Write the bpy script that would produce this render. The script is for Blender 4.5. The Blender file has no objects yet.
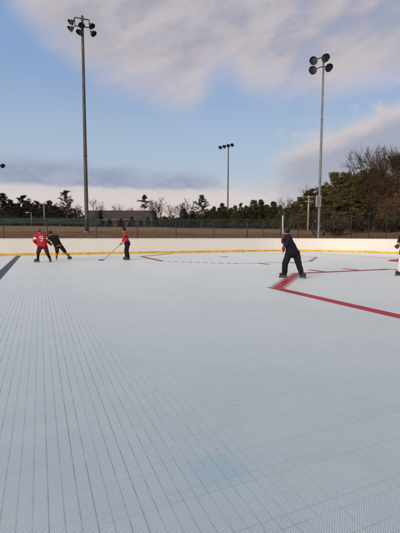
import bpy, bmesh, math, random
import numpy as np
from mathutils import Vector, Matrix, Quaternion
from mathutils.bvhtree import BVHTree

scene = bpy.context.scene
COL = scene.collection
rad = math.radians

# ------------------------------------------------------------------ camera
F_PX, CX, CY = 375.0, 200.0, 266.5
EYE = 1.46
PITCH = math.atan((CY - 235.0) / F_PX)
ROLL = 0.0031
cam_d = bpy.data.cameras.new('camera')
cam = bpy.data.objects.new('camera', cam_d)
COL.objects.link(cam)
cam_d.sensor_fit = 'VERTICAL'
cam_d.sensor_height = 24.0
cam_d.lens = 24.0 * F_PX / 533.0
cam_d.clip_start = 0.05
cam_d.clip_end = 6000
CAM_M = Matrix.Rotation(rad(90) - PITCH, 4, 'X') @ Matrix.Rotation(ROLL, 4, 'Z')
cam.matrix_world = Matrix.Translation((0, 0, EYE)) @ CAM_M
scene.camera = cam


def ray(px, py):
    return (CAM_M.to_3x3() @ Vector(((px - CX) / F_PX, (CY - py) / F_PX, -1.0)))


def ground(px, py, z=0.0):
    d = ray(px, py)
    t = (z - EYE) / d.z
    return Vector((d.x * t, d.y * t, z))


def at(px, py, Y):
    d = ray(px, py)
    t = Y / d.y
    return Vector((d.x * t, Y, EYE + d.z * t))


# rink axes: u runs along the far boards, v runs away from the near side
ANG = math.atan2(0.392, 0.92)
U = Vector((math.cos(ANG), math.sin(ANG), 0))
V = Vector((-math.sin(ANG), math.cos(ANG), 0))


def rk(u, v, z=0.0):
    return U * u + V * v + Vector((0, 0, z))


# ------------------------------------------------------------------ tagging
def tag(o, label=None, cat=None, group=None, kind=None):
    if label: o['label'] = label
    if cat: o['category'] = cat
    if group: o['group'] = group
    if kind: o['kind'] = kind
    return o


def empty(name, loc=(0, 0, 0), rz=0.0):
    o = bpy.data.objects.new(name, None)
    o.empty_display_size = 0.2
    o.location = loc
    o.rotation_euler = (0, 0, rz)
    COL.objects.link(o)
    return o


def link(name, me, mat=None, parent=None, smooth=False):
    o = bpy.data.objects.new(name, me)
    COL.objects.link(o)
    if mat is not None:
        me.materials.clear()
        me.materials.append(mat)
    if parent is not None:
        o.parent = parent
    if smooth:
        me.polygons.foreach_set('use_smooth', [True] * len(me.polygons))
    return o


class MB:
    """collects verts/faces of one mesh"""
    def __init__(self):
        self.v, self.f = [], []

    def add(self, vs, fs):
        k = len(self.v)
        self.v += [tuple(p) for p in vs]
        self.f += [tuple(i + k for i in f) for f in fs]

    def box(self, c, s, m=None):
        x, y, z = s[0] / 2, s[1] / 2, s[2] / 2
        vs = [Vector(p) for p in [(-x, -y, -z), (x, -y, -z), (x, y, -z), (-x, y, -z), (-x, -y, z), (x, -y, z), (x, y, z), (-x, y, z)]]
        if m is not None:
            vs = [m @ p for p in vs]
        vs = [p + Vector(c) for p in vs]
        self.add(vs, [(3, 2, 1, 0), (4, 5, 6, 7), (0, 1, 5, 4), (1, 2, 6, 5), (2, 3, 7, 6), (3, 0, 4, 7)])

    def tube(self, pts, rs, n=10, cap=True):
        pts = [Vector(p) for p in pts]
        if not hasattr(rs, '__len__'):
            rs = [rs] * len(pts)
        k = len(self.v)
        prev = None
        for i, p in enumerate(pts):
            d = (pts[min(i + 1, len(pts) - 1)] - pts[max(i - 1, 0)])
            if d.length < 1e-9: d = Vector((0, 0, 1))
            d.normalize()
            if prev is None:
                a = d.orthogonal().normalized()
            else:
                a = (prev - d * prev.dot(d))
                a = a.normalized() if a.length > 1e-6 else d.orthogonal().normalized()
            prev = a
            b = d.cross(a)
            for j in range(n):
                t = 2 * math.pi * j / n
                self.v.append(tuple(p + (a * math.cos(t) + b * math.sin(t)) * rs[i]))
        for i in range(len(pts) - 1):
            for j in range(n):
                j2 = (j + 1) % n
                self.f.append((k + i * n + j, k + i * n + j2, k + (i + 1) * n + j2, k + (i + 1) * n + j))
        if cap:
            self.f.append(tuple(k + j for j in reversed(range(n))))
            e = k + (len(pts) - 1) * n
            self.f.append(tuple(e + j for j in range(n)))

    def capsule(self, p0, p1, r0, r1, n=14, h=4):
        p0, p1 = Vector(p0), Vector(p1)
        d = p1 - p0
        d = d.normalized() if d.length > 1e-6 else Vector((0, 0, 1))
        pts, rs = [], []
        for i in range(h + 1):
            t = math.pi / 2 * (1 - i / h)
            pts.append(p0 - d * r0 * math.sin(t)); rs.append(max(r0 * math.cos(t), 1e-4))
        for i in range(h + 1):
            t = math.pi / 2 * i / h
            pts.append(p1 + d * r1 * math.sin(t)); rs.append(max(r1 * math.cos(t), 1e-4))
        self._tube_axis(pts, rs, d, n)

    def _tube_axis(self, pts, rs, d, n):
        k = len(self.v)
        a = d.orthogonal().normalized(); b = d.cross(a)
        for p, r in zip(pts, rs):
            for j in range(n):
                t = 2 * math.pi * j / n
                self.v.append(tuple(p + (a * math.cos(t) + b * math.sin(t)) * r))
        for i in range(len(pts) - 1):
            for j in range(n):
                j2 = (j + 1) % n
                self.f.append((k + i * n + j, k + i * n + j2, k + (i + 1) * n + j2, k + (i + 1) * n + j))
        self.f.append(tuple(k + j for j in reversed(range(n))))
        e = k + (len(pts) - 1) * n
        self.f.append(tuple(e + j for j in range(n)))

    def ellipsoid(self, c, r, m=None, n=18, h=12):
        k = len(self.v)
        c = Vector(c)
        for i in range(h + 1):
            t = math.pi * (i / h) if 0 < i < h else (0.02 if i == 0 else math.pi - 0.02)
            for j in range(n):
                q = 2 * math.pi * j / n
                p = Vector((r[0] * math.sin(t) * math.cos(q), r[1] * math.sin(t) * math.sin(q), r[2] * math.cos(t)))
                if m is not None: p = m @ p
                self.v.append(tuple(c + p))
        for i in range(h):
            for j in range(n):
                j2 = (j + 1) % n
                self.f.append((k + i * n + j, k + (i + 1) * n + j, k + (i + 1) * n + j2, k + i * n + j2))
        self.f.append(tuple(k + j for j in range(n)))
        e = k + h * n
        self.f.append(tuple(e + j for j in reversed(range(n))))

    def lathe(self, prof, m, n=20):
        """prof: list of (radius, height) turned round local z, placed by matrix m"""
        k = len(self.v)
        for r, z in prof:
            for j in range(n):
                q = 2 * math.pi * j / n
                self.v.append(tuple(m @ Vector((r * math.cos(q), r * math.sin(q), z))))
        for i in range(len(prof) - 1):
            for j in range(n):
                j2 = (j + 1) % n
                self.f.append((k + i * n + j, k + i * n + j2, k + (i + 1) * n + j2, k + (i + 1) * n + j))

    def mesh(self, name):
        me = bpy.data.meshes.new(name)
        me.from_pydata(self.v, [], self.f)
        me.update()
        return me

    def build(self, name, mat, parent=None, smooth=False):
        return link(name, self.mesh(name), mat, parent, smooth)


def remeshed(mb, voxel, smooth=3):
    me = mb.mesh('tmp')
    o = bpy.data.objects.new('tmp', me)
    COL.objects.link(o)
    r = o.modifiers.new('r', 'REMESH'); r.mode = 'VOXEL'; r.voxel_size = voxel
    if smooth:
        s = o.modifiers.new('s', 'SMOOTH'); s.factor = 0.5; s.iterations = smooth
    dg = bpy.context.evaluated_depsgraph_get()
    out = bpy.data.meshes.new_from_object(o.evaluated_get(dg))
    bpy.data.objects.remove(o)
    bpy.data.meshes.remove(me)
    return out


# ------------------------------------------------------------------ materials
def lin(c):
    c = [x / 255.0 for x in c]
    return tuple((x / 12.92 if x <= 0.04045 else ((x + 0.055) / 1.055) ** 2.4) for x in c)


class NT:
    def __init__(self, tree):
        self.t = tree

    def n(self, typ, **kw):
        nd = self.t.nodes.new(typ)
        for k, v in kw.items():
            setattr(nd, k, v)
        return nd

    def lk(self, a, b):
        self.t.links.new(a, b)

    def m(self, op, a, b=None, c=None, clamp=False):
        nd = self.t.nodes.new('ShaderNodeMath')
        nd.operation = op; nd.use_clamp = clamp
        for i, x in enumerate((a, b, c)):
            if x is None: continue
            if isinstance(x, (int, float)): nd.inputs[i].default_value = x
            else: self.lk(x, nd.inputs[i])
        return nd.outputs[0]

    def sstep(self, x, a, b, to0=0.0, to1=1.0):
        nd = self.t.nodes.new('ShaderNodeMapRange')
        nd.interpolation_type = 'SMOOTHSTEP'
        self.lk(x, nd.inputs[0])
        for i, v in enumerate((a, b, to0, to1)):
            nd.inputs[i + 1].default_value = v
        return nd.outputs[0]

    def mix(self, fac, a, b):
        nd = self.t.nodes.new('ShaderNodeMix')
        nd.data_type = 'RGBA'
        for s, x in ((nd.inputs[0], fac), (nd.inputs[6], a), (nd.inputs[7], b)):
            if isinstance(x, (int, float)): s.default_value = x
            elif isinstance(x, tuple): s.default_value = (x[0], x[1], x[2], 1)
            else: self.lk(x, s)
        return nd.outputs[2]

    def noise(self, vec, scale, detail=3, rough=0.55, dist=0.0):
        nd = self.t.nodes.new('ShaderNodeTexNoise')
        if vec is not None: self.lk(vec, nd.inputs['Vector'])
        nd.inputs['Scale'].default_value = scale
        nd.inputs['Detail'].default_value = detail
        nd.inputs['Roughness'].default_value = rough
        nd.inputs['Distortion'].default_value = dist
        return nd.outputs[0]

    def comb(self, x, y, z):
        nd = self.t.nodes.new('ShaderNodeCombineXYZ')
        for i, v in enumerate((x, y, z)):
            if isinstance(v, (int, float)): nd.inputs[i].default_value = v
            else: self.lk(v, nd.inputs[i])
        return nd.outputs[0]

    def sep(self, v):
        nd = self.t.nodes.new('ShaderNodeSeparateXYZ')
        self.lk(v, nd.inputs[0])
        return nd.outputs

    def curve(self, x, pts):
        nd = self.t.nodes.new('ShaderNodeFloatCurve')
        c = nd.mapping.curves[0]
        while len(c.points) < len(pts):
            c.points.new(0.5, 0.5)
        for p, (a, b) in zip(c.points, pts):
            p.location = (a, b)
        nd.mapping.update()
        self.lk(x, nd.inputs['Value'])
        return nd.outputs[0]


def material(name):
    m = bpy.data.materials.new(name)
    m.use_nodes = True
    nt = NT(m.node_tree)
    b = m.node_tree.nodes['Principled BSDF']
    return m, nt, b


def simple(name, col, rough=0.6, var=0.15, scale=8.0, metal=0.0, spec=0.5, bump=0.0, rnd=0.0):
    m, nt, b = material(name)
    tc = nt.n('ShaderNodeTexCoord')
    nz = nt.noise(tc.outputs['Object'], scale, 4)
    f = nt.sstep(nz, 0.3, 0.7)
    c = nt.mix(f, tuple(x * (1 - var) for x in col), tuple(min(1, x * (1 + var)) for x in col))
    if rnd:
        oi = nt.n('ShaderNodeObjectInfo')
        hs = nt.n('ShaderNodeHueSaturation')
        nt.lk(c, hs.inputs['Color'])
        nt.lk(nt.m('MULTIPLY_ADD', oi.outputs['Random'], rnd * 2, 1 - rnd), hs.inputs['Value'])
        c = hs.outputs[0]
    nt.lk(c, b.inputs['Base Color'])
    b.inputs['Roughness'].default_value = rough
    b.inputs['Metallic'].default_value = metal
    b.inputs['Specular IOR Level'].default_value = spec
    if bump:
        bp = nt.n('ShaderNodeBump')
        bp.inputs['Strength'].default_value = bump
        bp.inputs['Distance'].default_value = 0.02
        nt.lk(nz, bp.inputs['Height'])
        nt.lk(bp.outputs[0], b.inputs['Normal'])
    return m


def tile_material(name, base, blue_spot=False, dirt=0.5):
    """suspended plastic sports tile: open woven grid, sub-seams every 76 mm, tile joints every 305 mm"""
    m, nt, b = material(name)
    tc = nt.n('ShaderNodeTexCoord')
    P = tc.outputs['Object']
    x, y, z = nt.sep(P)

    def line(c, period, half, off=0.0):
        d = nt.m('PINGPONG', nt.m('ADD', c, off), period / 2)      # 0 at the joints
        return nt.sstep(d, half * 0.55, half, 1.0, 0.0)

    T = 0.305
    # each seam has its own strength
    vx = nt.n('ShaderNodeTexWhiteNoise', noise_dimensions='1D')
    nt.lk(nt.m('ROUND', nt.m('DIVIDE', x, T / 4)), vx.inputs['W'])
    vy = nt.n('ShaderNodeTexWhiteNoise', noise_dimensions='1D')
    nt.lk(nt.m('ROUND', nt.m('DIVIDE', y, T / 4)), vy.inputs['W'])
    brk = nt.sstep(nt.noise(P, 5.0, 2), 0.35, 0.6, 0.45, 1.0)
    sx = nt.m('MULTIPLY', line(x, T / 4, 0.0045), nt.m('MULTIPLY_ADD', vx.outputs['Value'], 0.35, 0.5))
    sx = nt.m('MULTIPLY', sx, brk)
    sy = nt.m('MULTIPLY', line(y, T / 4, 0.003), nt.m('MULTIPLY_ADD', nt.m('POWER', vy.outputs['Value'], 2.0), 0.55, 0.08))
    sy = nt.m('MULTIPLY', sy, brk)
    jx = nt.m('MULTIPLY', line(x, T, 0.004), 0.35)
    jy = nt.m('MULTIPLY', line(y, T, 0.004), 0.35)
    # seams along one axis fade across the floor while the cross seams strengthen
    fade_x = nt.m('ADD', x, nt.m('MULTIPLY', nt.m('SUBTRACT', nt.noise(P, 0.8, 2), 0.5), 0.7))
    vis_x = nt.sstep(fade_x, 0.1, 1.6, 1.0, 0.26)
    sx = nt.m('MULTIPLY', sx, vis_x)
    jx = nt.m('MULTIPLY', jx, vis_x)
    vis_y = nt.sstep(fade_x, -0.3, 0.9, 0.25, 1.0)
    sy = nt.m('MULTIPLY', sy, vis_y)
    jy = nt.m('MULTIPLY', jy, vis_y)
    seam = nt.m('MAXIMUM', nt.m('MAXIMUM', sx, sy), nt.m('MAXIMUM', jx, jy))
    # woven holes on the diagonal
    a = nt.m('MULTIPLY', nt.m('ADD', x, y), 0.7071)
    c = nt.m('MULTIPLY', nt.m('SUBTRACT', x, y), 0.7071)
    per = 0.0118
    ha = nt.m('PINGPONG', a, per / 2)
    hc = nt.m('PINGPONG', c, per / 2)
    hole = nt.m('MULTIPLY', nt.sstep(ha, 0.0018, 0.0038), nt.sstep(hc, 0.0018, 0.0038))
    # grey wear and scuffs, in broad soft patches and small specks
    w1 = nt.sstep(nt.noise(P, 0.35, 5, 0.6), 0.3, 0.7)
    w2 = nt.sstep(nt.noise(P, 3.0, 5, 0.65, 0.6), 0.35, 0.75)
    col = nt.mix(nt.m('MULTIPLY', w1, 0.55), base, tuple(q * f for q, f in zip(base, (0.80, 0.84, 0.88))))
    col = nt.mix(nt.m('MULTIPLY', w2, 0.28 * dirt), col, tuple(q * 0.62 for q in base))
    wt_ = nt.n('ShaderNodeTexWhiteNoise', noise_dimensions='2D')
    nt.lk(nt.comb(nt.m('FLOOR', nt.m('DIVIDE', x, T)), nt.m('FLOOR', nt.m('DIVIDE', y, T)), 0.0), wt_.inputs['Vector'])
    col = nt.mix(nt.m('MULTIPLY', wt_.outputs['Value'], 0.16), col, tuple(q * f for q, f in zip(base, (0.72, 0.76, 0.80))))
    arc = nt.noise(P, 0.9, 6, 0.75, 2.5)
    col = nt.mix(nt.m('MULTIPLY', nt.sstep(nt.m('ABSOLUTE', nt.m('SUBTRACT', arc, 0.5)), 0.0, 0.012, 0.16, 0.0), dirt), col, tuple(q * 0.5 for q in base))
    st = nt.noise(nt.comb(nt.m('MULTIPLY', x, 0.8), nt.m('MULTIPLY', y, 7.0), z), 1.3, 4, 0.7)
    col = nt.mix(nt.m('MULTIPLY', nt.sstep(st, 0.55, 0.8), 0.22 * dirt), col, tuple(q * 0.6 for q in base))
    sp = nt.noise(P, 26.0, 2, 0.5)
    col = nt.mix(nt.m('MULTIPLY', nt.sstep(sp, 0.74, 0.78), 0.7), col, (0.05, 0.055, 0.06))
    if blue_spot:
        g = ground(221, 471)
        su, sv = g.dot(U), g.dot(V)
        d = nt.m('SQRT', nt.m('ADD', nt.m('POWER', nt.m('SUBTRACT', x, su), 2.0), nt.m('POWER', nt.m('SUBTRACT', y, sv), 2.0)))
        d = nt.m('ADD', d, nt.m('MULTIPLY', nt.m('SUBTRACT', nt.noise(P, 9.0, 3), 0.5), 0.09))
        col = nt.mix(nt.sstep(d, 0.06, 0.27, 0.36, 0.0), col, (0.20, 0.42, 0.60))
    col = nt.mix(nt.m('MULTIPLY', hole, 0.55), col, tuple(q * 0.25 for q in base))
    col = nt.mix(nt.m('MULTIPLY', seam, 0.66), col, (0.07, 0.085, 0.10))
    nt.lk(col, b.inputs['Base Color'])
    b.inputs['Roughness'].default_value = 0.42
    b.inputs['Specular IOR Level'].default_value = 0.6 if blue_spot else 0.3
    b.inputs['Sheen Weight'].default_value = 0.52 if blue_spot else 0.0          # rough open plastic scatters light at glancing angles
    b.inputs['Sheen Roughness'].default_value = 0.35
    if blue_spot:      # no sheen down in the open joints and holes
        nt.lk(nt.m('MULTIPLY', nt.m('SUBTRACT', 1.0, nt.m('MULTIPLY', nt.m('MINIMUM', nt.m('MULTIPLY', seam, 1.5), 1.0), 0.85)), nt.m('MULTIPLY_ADD', hole, -0.25, 0.54)), b.inputs['Sheen Weight'])
    bp = nt.n('ShaderNodeBump')
    bp.inputs['Strength'].default_value = 0.5
    bp.inputs['Distance'].default_value = 0.002
    nt.lk(nt.m('SUBTRACT', 1.0, nt.m('MAXIMUM', hole, seam)), bp.inputs['Height'])
    nt.lk(bp.outputs[0], b.inputs['Normal'])
    return m


M = {}
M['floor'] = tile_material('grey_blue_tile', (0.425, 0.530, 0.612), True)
M['red_tile'] = tile_material('red_tile', (0.44, 0.014, 0.018), False, 0.8)
M['blue_tile'] = tile_material('navy_tile', (0.012, 0.018, 0.040), False, 0.8)


def board_material():
    m, nt, b = material('white_board')
    tc = nt.n('ShaderNodeTexCoord')
    P = tc.outputs['Object']
    x, y, z = nt.sep(P)
    scuff = nt.noise(nt.comb(nt.m('MULTIPLY', x, 0.6), y, nt.m('MULTIPLY', z, 5.0)), 2.0, 6, 0.7)
    low = nt.sstep(z, 0.25, 0.8, 1.0, 0.25)
    f = nt.m('MULTIPLY', nt.sstep(scuff, 0.5, 0.75), low)
    col = nt.mix(nt.m('MULTIPLY', f, 0.42), (0.74, 0.70, 0.65), (0.40, 0.37, 0.33))
    st = nt.noise(nt.comb(nt.m('MULTIPLY', x, 9.0), nt.m('MULTIPLY', y, 9.0), nt.m('MULTIPLY', z, 0.5)), 1.0, 4, 0.6)
    col = nt.mix(nt.m('MULTIPLY', nt.sstep(st, 0.52, 0.72), 0.09), col, (0.48, 0.44, 0.38))
    nt.lk(col, b.inputs['Base Color'])
    b.inputs['Roughness'].default_value = 0.42
    return m


M['board'] = board_material()
M['yellow'] = simple('yellow_kick_plate', (0.66, 0.41, 0.050), 0.45, 0.22, 3.0)
M['capwhite'] = simple('board_cap', (0.60, 0.57, 0.52), 0.4, 0.1)
M['seam'] = simple('board_joint', (0.22, 0.20, 0.18), 0.6, 0.1)
M['galv'] = simple('galvanised_steel', (0.155, 0.16, 0.17), 0.5, 0.18, 2.5, 0.35)
M['greysteel'] = simple('weathered_pole', (0.060, 0.058, 0.056), 0.6, 0.25, 1.2, 0.1)
M['darksteel'] = simple('dark_fixture', (0.035, 0.034, 0.036), 0.45, 0.25, 5.0, 0.2)
M['blackmetal'] = simple('black_coated_steel', (0.018, 0.022, 0.020), 0.5, 0.2, 5.0)
M['wire'] = simple('vinyl_coated_wire', (0.022, 0.032, 0.028), 0.5, 0.2, 5.0)
M['windscreen'] = simple('green_windscreen_fabric', (0.018, 0.036, 0.030), 0.8, 0.35, 1.4)
M['box'] = simple('painted_cabinet', (0.42, 0.41, 0.39), 0.5, 0.1, 6.0)
M['wood'] = simple('weathered_wood', (0.30, 0.26, 0.22), 0.85, 0.25, 4.0, bump=0.3)
M['bark'] = simple('bark', (0.075, 0.058, 0.046), 0.9, 0.35, 5.0, bump=0.5)
M['greybark'] = simple('grey_bark', (0.068, 0.052, 0.044), 0.9, 0.3, 6.0, bump=0.4)
M['palebark'] = simple('pale_bark', (0.15, 0.105, 0.080), 0.9, 0.3, 6.0, bump=0.4)
M['skin'] = simple('skin', (0.50, 0.30, 0.22), 0.5, 0.08, 20.0)


def glass_lens():
    m, nt, b = material('lamp_glass')
    b.inputs['Base Color'].default_value = (0.07, 0.07, 0.075, 1)
    b.inputs['Roughness'].default_value = 0.12
    b.inputs['Metallic'].default_value = 0.6
    tc = nt.n('ShaderNodeTexCoord')
    nz = nt.noise(tc.outputs['Object'], 9.0, 3)
    nt.lk(nt.sstep(nz, 0.3, 0.7, 0.08, 0.30), b.inputs['Roughness'])
    return m


M['lens'] = glass_lens()


def foliage(name, c0, c1, c2, rnd=0.18):
    m, nt, b = material(name)
    tc = nt.n('ShaderNodeTexCoord')
    oi = nt.n('ShaderNodeObjectInfo')
    va = nt.n('ShaderNodeVectorMath', operation='ADD')
    nt.lk(tc.outputs['Object'], va.inputs[0]); nt.lk(oi.outputs['Location'], va.inputs[1])
    n1 = nt.noise(va.outputs[0], 0.7, 3)
    n2 = nt.noise(va.outputs[0], 3.5, 2)
    col = nt.mix(nt.sstep(n1, 0.35, 0.65), c0, c1)
    col = nt.mix(nt.m('MULTIPLY', nt.sstep(n2, 0.5, 0.72), 0.7), col, c2)
    hs = nt.n('ShaderNodeHueSaturation')
    nt.lk(col, hs.inputs['Color'])
    nt.lk(nt.m('MULTIPLY_ADD', oi.outputs['Random'], rnd * 2, 1 - rnd), hs.inputs['Value'])
    nt.lk(nt.m('MULTIPLY_ADD', oi.outputs['Random'], 0.03, 0.485), hs.inputs['Hue'])
    nt.lk(hs.outputs[0], b.inputs['Base Color'])
    b.inputs['Roughness'].default_value = 0.75
    b.inputs['Specular IOR Level'].default_value = 0.2
    return m


M['pine'] = foliage('pine_needles', (0.034, 0.042, 0.019), (0.062, 0.062, 0.026), (0.10, 0.082, 0.036))
M['darkpine'] = foliage('dark_pine_needles', (0.022, 0.022, 0.014), (0.038, 0.034, 0.020), (0.058, 0.046, 0.027))
M['warmpine'] = foliage('warm_pine_needles', (0.052, 0.050, 0.020), (0.095, 0.078, 0.030), (0.15, 0.11, 0.044))
M['russet'] = foliage('dry_oak_leaves', (0.060, 0.034, 0.018), (0.105, 0.054, 0.027), (0.15, 0.080, 0.040))
M['scrub'] = foliage('scrub_leaves', (0.030, 0.022, 0.013), (0.056, 0.036, 0.020), (0.085, 0.055, 0.030))


def terrain_material():
    m, nt, b = material('dry_ground')
    tc = nt.n('ShaderNodeTexCoord')
    P = tc.outputs['Object']
    x, y, z = nt.sep(P)
    v = nt.m('ADD', nt.m('MULTIPLY', x, V.x), nt.m('MULTIPLY', y, V.y))
    nb = nt.noise(P, 0.12, 4)
    s = nt.m('ADD', nt.m('SUBTRACT', v, 28.6), nt.m('MULTIPLY', nt.m('SUBTRACT', nb, 0.5), 22.0))
    n1 = nt.noise(P, 0.5, 5, 0.65)
    n2 = nt.noise(P, 9.0, 4, 0.7)
    soil = nt.mix(nt.sstep(n1, 0.3, 0.7), (0.105, 0.050, 0.032), (0.165, 0.088, 0.054))
    grass = nt.mix(nt.sstep(n1, 0.3, 0.7), (0.15, 0.105, 0.060), (0.22, 0.16, 0.095))
    col = nt.mix(nt.sstep(s, 13.0, 21.0), soil, grass)
    n3 = nt.noise(P, 1.7, 5, 0.7, 0.8)
    col = nt.mix(nt.m('MULTIPLY', nt.sstep(n3, 0.46, 0.62), 0.45), col, (0.20, 0.15, 0.095))
    col = nt.mix(nt.m('MULTIPLY', nt.sstep(n3, 0.42, 0.30), 0.5), col, (0.05, 0.038, 0.022))
    col = nt.mix(nt.m('MULTIPLY', nt.sstep(s, 36.0, 60.0), 0.75), col, (0.060, 0.042, 0.026))
    col = nt.mix(nt.m('MULTIPLY', nt.sstep(n2, 0.4, 0.7), 0.5), col, (0.055, 0.038, 0.024))
    nt.lk(col, b.inputs['Base Color'])
    b.inputs['Roughness'].default_value = 0.95
    b.inputs['Specular IOR Level'].default_value = 0.1
    bp = nt.n('ShaderNodeBump')
    bp.inputs['Strength'].default_value = 0.6; bp.inputs['Distance'].default_value = 0.08
    nt.lk(n2, bp.inputs['Height']); nt.lk(bp.outputs[0], b.inputs['Normal'])
    return m


M['terrain'] = terrain_material()


# ------------------------------------------------------------------ ground
BV, BU = 28.57, 26.1          # far boards (v) and end boards (u)


def H(x, y):
    p = Vector((x, y, 0))
    s = max(p.dot(V) - BV, p.dot(U) - BU)
    xs = [-1e9, 0.5, 4, 9, 15, 30, 45, 75, 300, 2500]
    ys = [-0.06, -0.06, 0.45, 1.05, 1.72, 2.40, 2.95, 3.45, 5.0, 12.0]
    z = float(np.interp(s, xs, ys))
    if s > 3:
        z += 0.10 * math.sin(x * 0.31 + 1.3) * math.sin(y * 0.23) * min(1, (s - 3) / 8)
    return z


def build_terrain():
    mb = MB()
    us = sorted(set(list(np.linspace(-120, 140, 131)) + [-2500, -1500, -800, -400, -220, 240, 420, 800, 1500, 2500]))
    vs = sorted(set(list(np.linspace(-10, 130, 101)) + [-400, -150, -50, 160, 200, 260, 340, 500, 800, 1300, 2500]))
    for v in vs:
        for u in us:
            p = rk(u, v)
            mb.v.append((p.x, p.y, H(p.x, p.y)))
    n = len(us)
    for j in range(len(vs) - 1):
        for i in range(n - 1):
            mb.f.append((j * n + i, j * n + i + 1, (j + 1) * n + i + 1, (j + 1) * n + i))
    tag(mb.build('ground', M['terrain'], None, True), kind='structure')


build_terrain()

ROUT = 8.6
cu, cv = BU - ROUT, BV - ROUT


def board_path(off=0.0, lo=-46.0, end=-4.0, n=28):
    pts = [(lo, BV + off), (cu, BV + off)]
    for i in range(1, n + 1):
        t = math.pi / 2 * (1 - i / n)
        pts.append((cu + (ROUT + off) * math.cos(t), cv + (ROUT + off) * math.sin(t)))
    pts.append((BU + off, end))
    return pts


def floor_mesh():
    pts = board_path(-0.01)
    outline = pts + [(-46.0, -4.0)]
    mb = MB()
    k = len(outline)
    mb.v = [(u, v, 0.0) for u, v in outline] + [(u, v, -0.05) for u, v in outline]
    mb.f.append(tuple(reversed(range(k))))
    for i in range(k):
        j = (i + 1) % k
        mb.f.append((i, j, k + j, k + i))
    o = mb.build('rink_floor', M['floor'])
    o.rotation_euler = (0, 0, ANG)
    tag(o, kind='structure')


floor_mesh()

# painted / coloured tiles, each figure a sheet 4 mm above the floor
T = 0.305


def marks(name, cells, mat, z):
    """cells: list of (u0,v0,u1,v1) rectangles"""
    mb = MB()
    for (a, b, c, d) in cells:
        mb.add([(a, b, z), (c, b, z), (c, d, z), (a, d, z)], [(0, 1, 2, 3)])
    o = mb.build(name, mat)
    o.rotation_euler = (0, 0, ANG)
    tag(o, kind='structure')
    return o


def snap(x):
    return round(x / T) * T


def octagon(u0, u1, v0, v1, ch, hashes, W=T):
    """a face-off zone laid in single red tiles, its corners cut by stepped diagonals"""
    n = round(ch / T)
    u0, u1, v0, v1 = map(snap, (u0, u1, v0, v1))
    c = n * T
    cells = [(u0, v0 + c, u0 + T, v1 - c), (u1 - W, v0 + c, u1, v1 - c),
             (u0 + c, v0, u1 - c, v0 + W), (u0 + c, v1 - W, u1 - c, v1)]
    for i in range(n):
        a = i * T
        w = 1.6 * W
        cells.append((u0 + a, v1 - c + a, u0 + a + 1.6 * T, v1 - c + a + T))             # far left corner
        cells.append((u0 + a, v0 + c - a - T, u0 + a + max(w, T * 0.5), v0 + c - a))             # near left corner
        cells.append((u1 - a - w, v1 - c + a, u1 - a, v1 - c + a + T))             # far right corner
        cells.append((u1 - a - w, v0 + c - a - T, u1 - a, v0 + c - a))             # near right corner
    for (hu, side) in hashes:
        if side > 0: cells.append((snap(hu), v1, snap(hu) + T * 0.8, v1 + 3 * T))
        else: cells.append((snap(hu), v0 - 3 * T, snap(hu) + T * 0.8, v0))
    return cells


marks('floor_marking', octagon(5.85, 17.0, 0.5, 11.95, 3.3, [(10.3, 1), (12.1, 1)]), M['red_tile'], 0.004)
marks('floor_marking', octagon(6.1, 17.2, 16.8, 28.2, 3.3, [(10.3, -1), (12.1, -1)], T * 0.42), M['red_tile'], 0.004)
marks('goal_line', [(20.9, 2.0, 21.0, 27.2)], M['red_tile'], 0.004)
marks('blue_line', [(snap(-1.5), 0.0, snap(-1.5) + T, BV - 0.1)], M['blue_tile'], 0.004)


def disc_mark(name, u, v, r, mat, half=False):
    mb = MB()
    n = 40
    vs = []
    for i in range(n + (1 if half else 0)):
        t = (math.pi / 2 + math.pi * i / n) if half else 2 * math.pi * i / n
        vs.append((u + r * math.cos(t), v + r * 0.62 * math.sin(t) if half else v + r * math.sin(t), 0.008))
    mb.add(vs, [tuple(range(len(vs)))])
    o = mb.build(name, mat); o.rotation_euler = (0, 0, ANG)
    tag(o, kind='structure')


disc_mark('faceoff_spot', 11.4, 22.6, 0.28, M['red_tile'])
disc_mark('faceoff_spot', 11.4, 6.2, 0.28, M['red_tile'])
disc_mark('goal_crease', 20.8, 15.0, 2.5, M['red_tile'], True)


# ------------------------------------------------------------------ boards
def strip(path_in, path_out, z0, z1, mb):
    """closed band between two offset paths, from z0 to z1"""
    k = len(path_in)
    vs = []
    for (a, b) in zip(path_in, path_out):
        pi, po = rk(*a), rk(*b)
        vs += [(pi.x, pi.y, z0), (pi.x, pi.y, z1), (po.x, po.y, z1), (po.x, po.y, z0)]
    fs = []
    for i in range(k - 1):
        o, q = i * 4, i * 4 + 4
        fs += [(o, o + 1, q + 1, q), (o + 1, o + 2, q + 2, q + 1), (o + 2, o + 3, q + 3, q + 2), (o + 3, o, q, q + 3)]
    fs += [(3, 2, 1, 0), tuple((k - 1) * 4 + i for i in range(4))]
    mb.add(vs, fs)


bd = tag(empty('rink_boards', rk(-46, BV)), 'long low white boards with a yellow kick strip around the far rink edge', 'rink boards')
BH = 1.17


def bchild(o):
    o.parent = bd
    o.matrix_parent_inverse = Matrix.Translation(-bd.location)
    return o


mb = MB(); strip(board_path(0.0), board_path(0.07), 0.0, BH, mb); bchild(mb.build('panel', M['board']))
mb = MB(); strip(board_path(-0.014), board_path(-0.001), 0.002, 0.175, mb); bchild(mb.build('kick_strip', M['yellow']))
mb = MB(); strip(board_path(-0.02), board_path(0.09), BH + 0.001, BH + 0.028, mb); bchild(mb.build('cap_rail', M['capwhite']))

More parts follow.
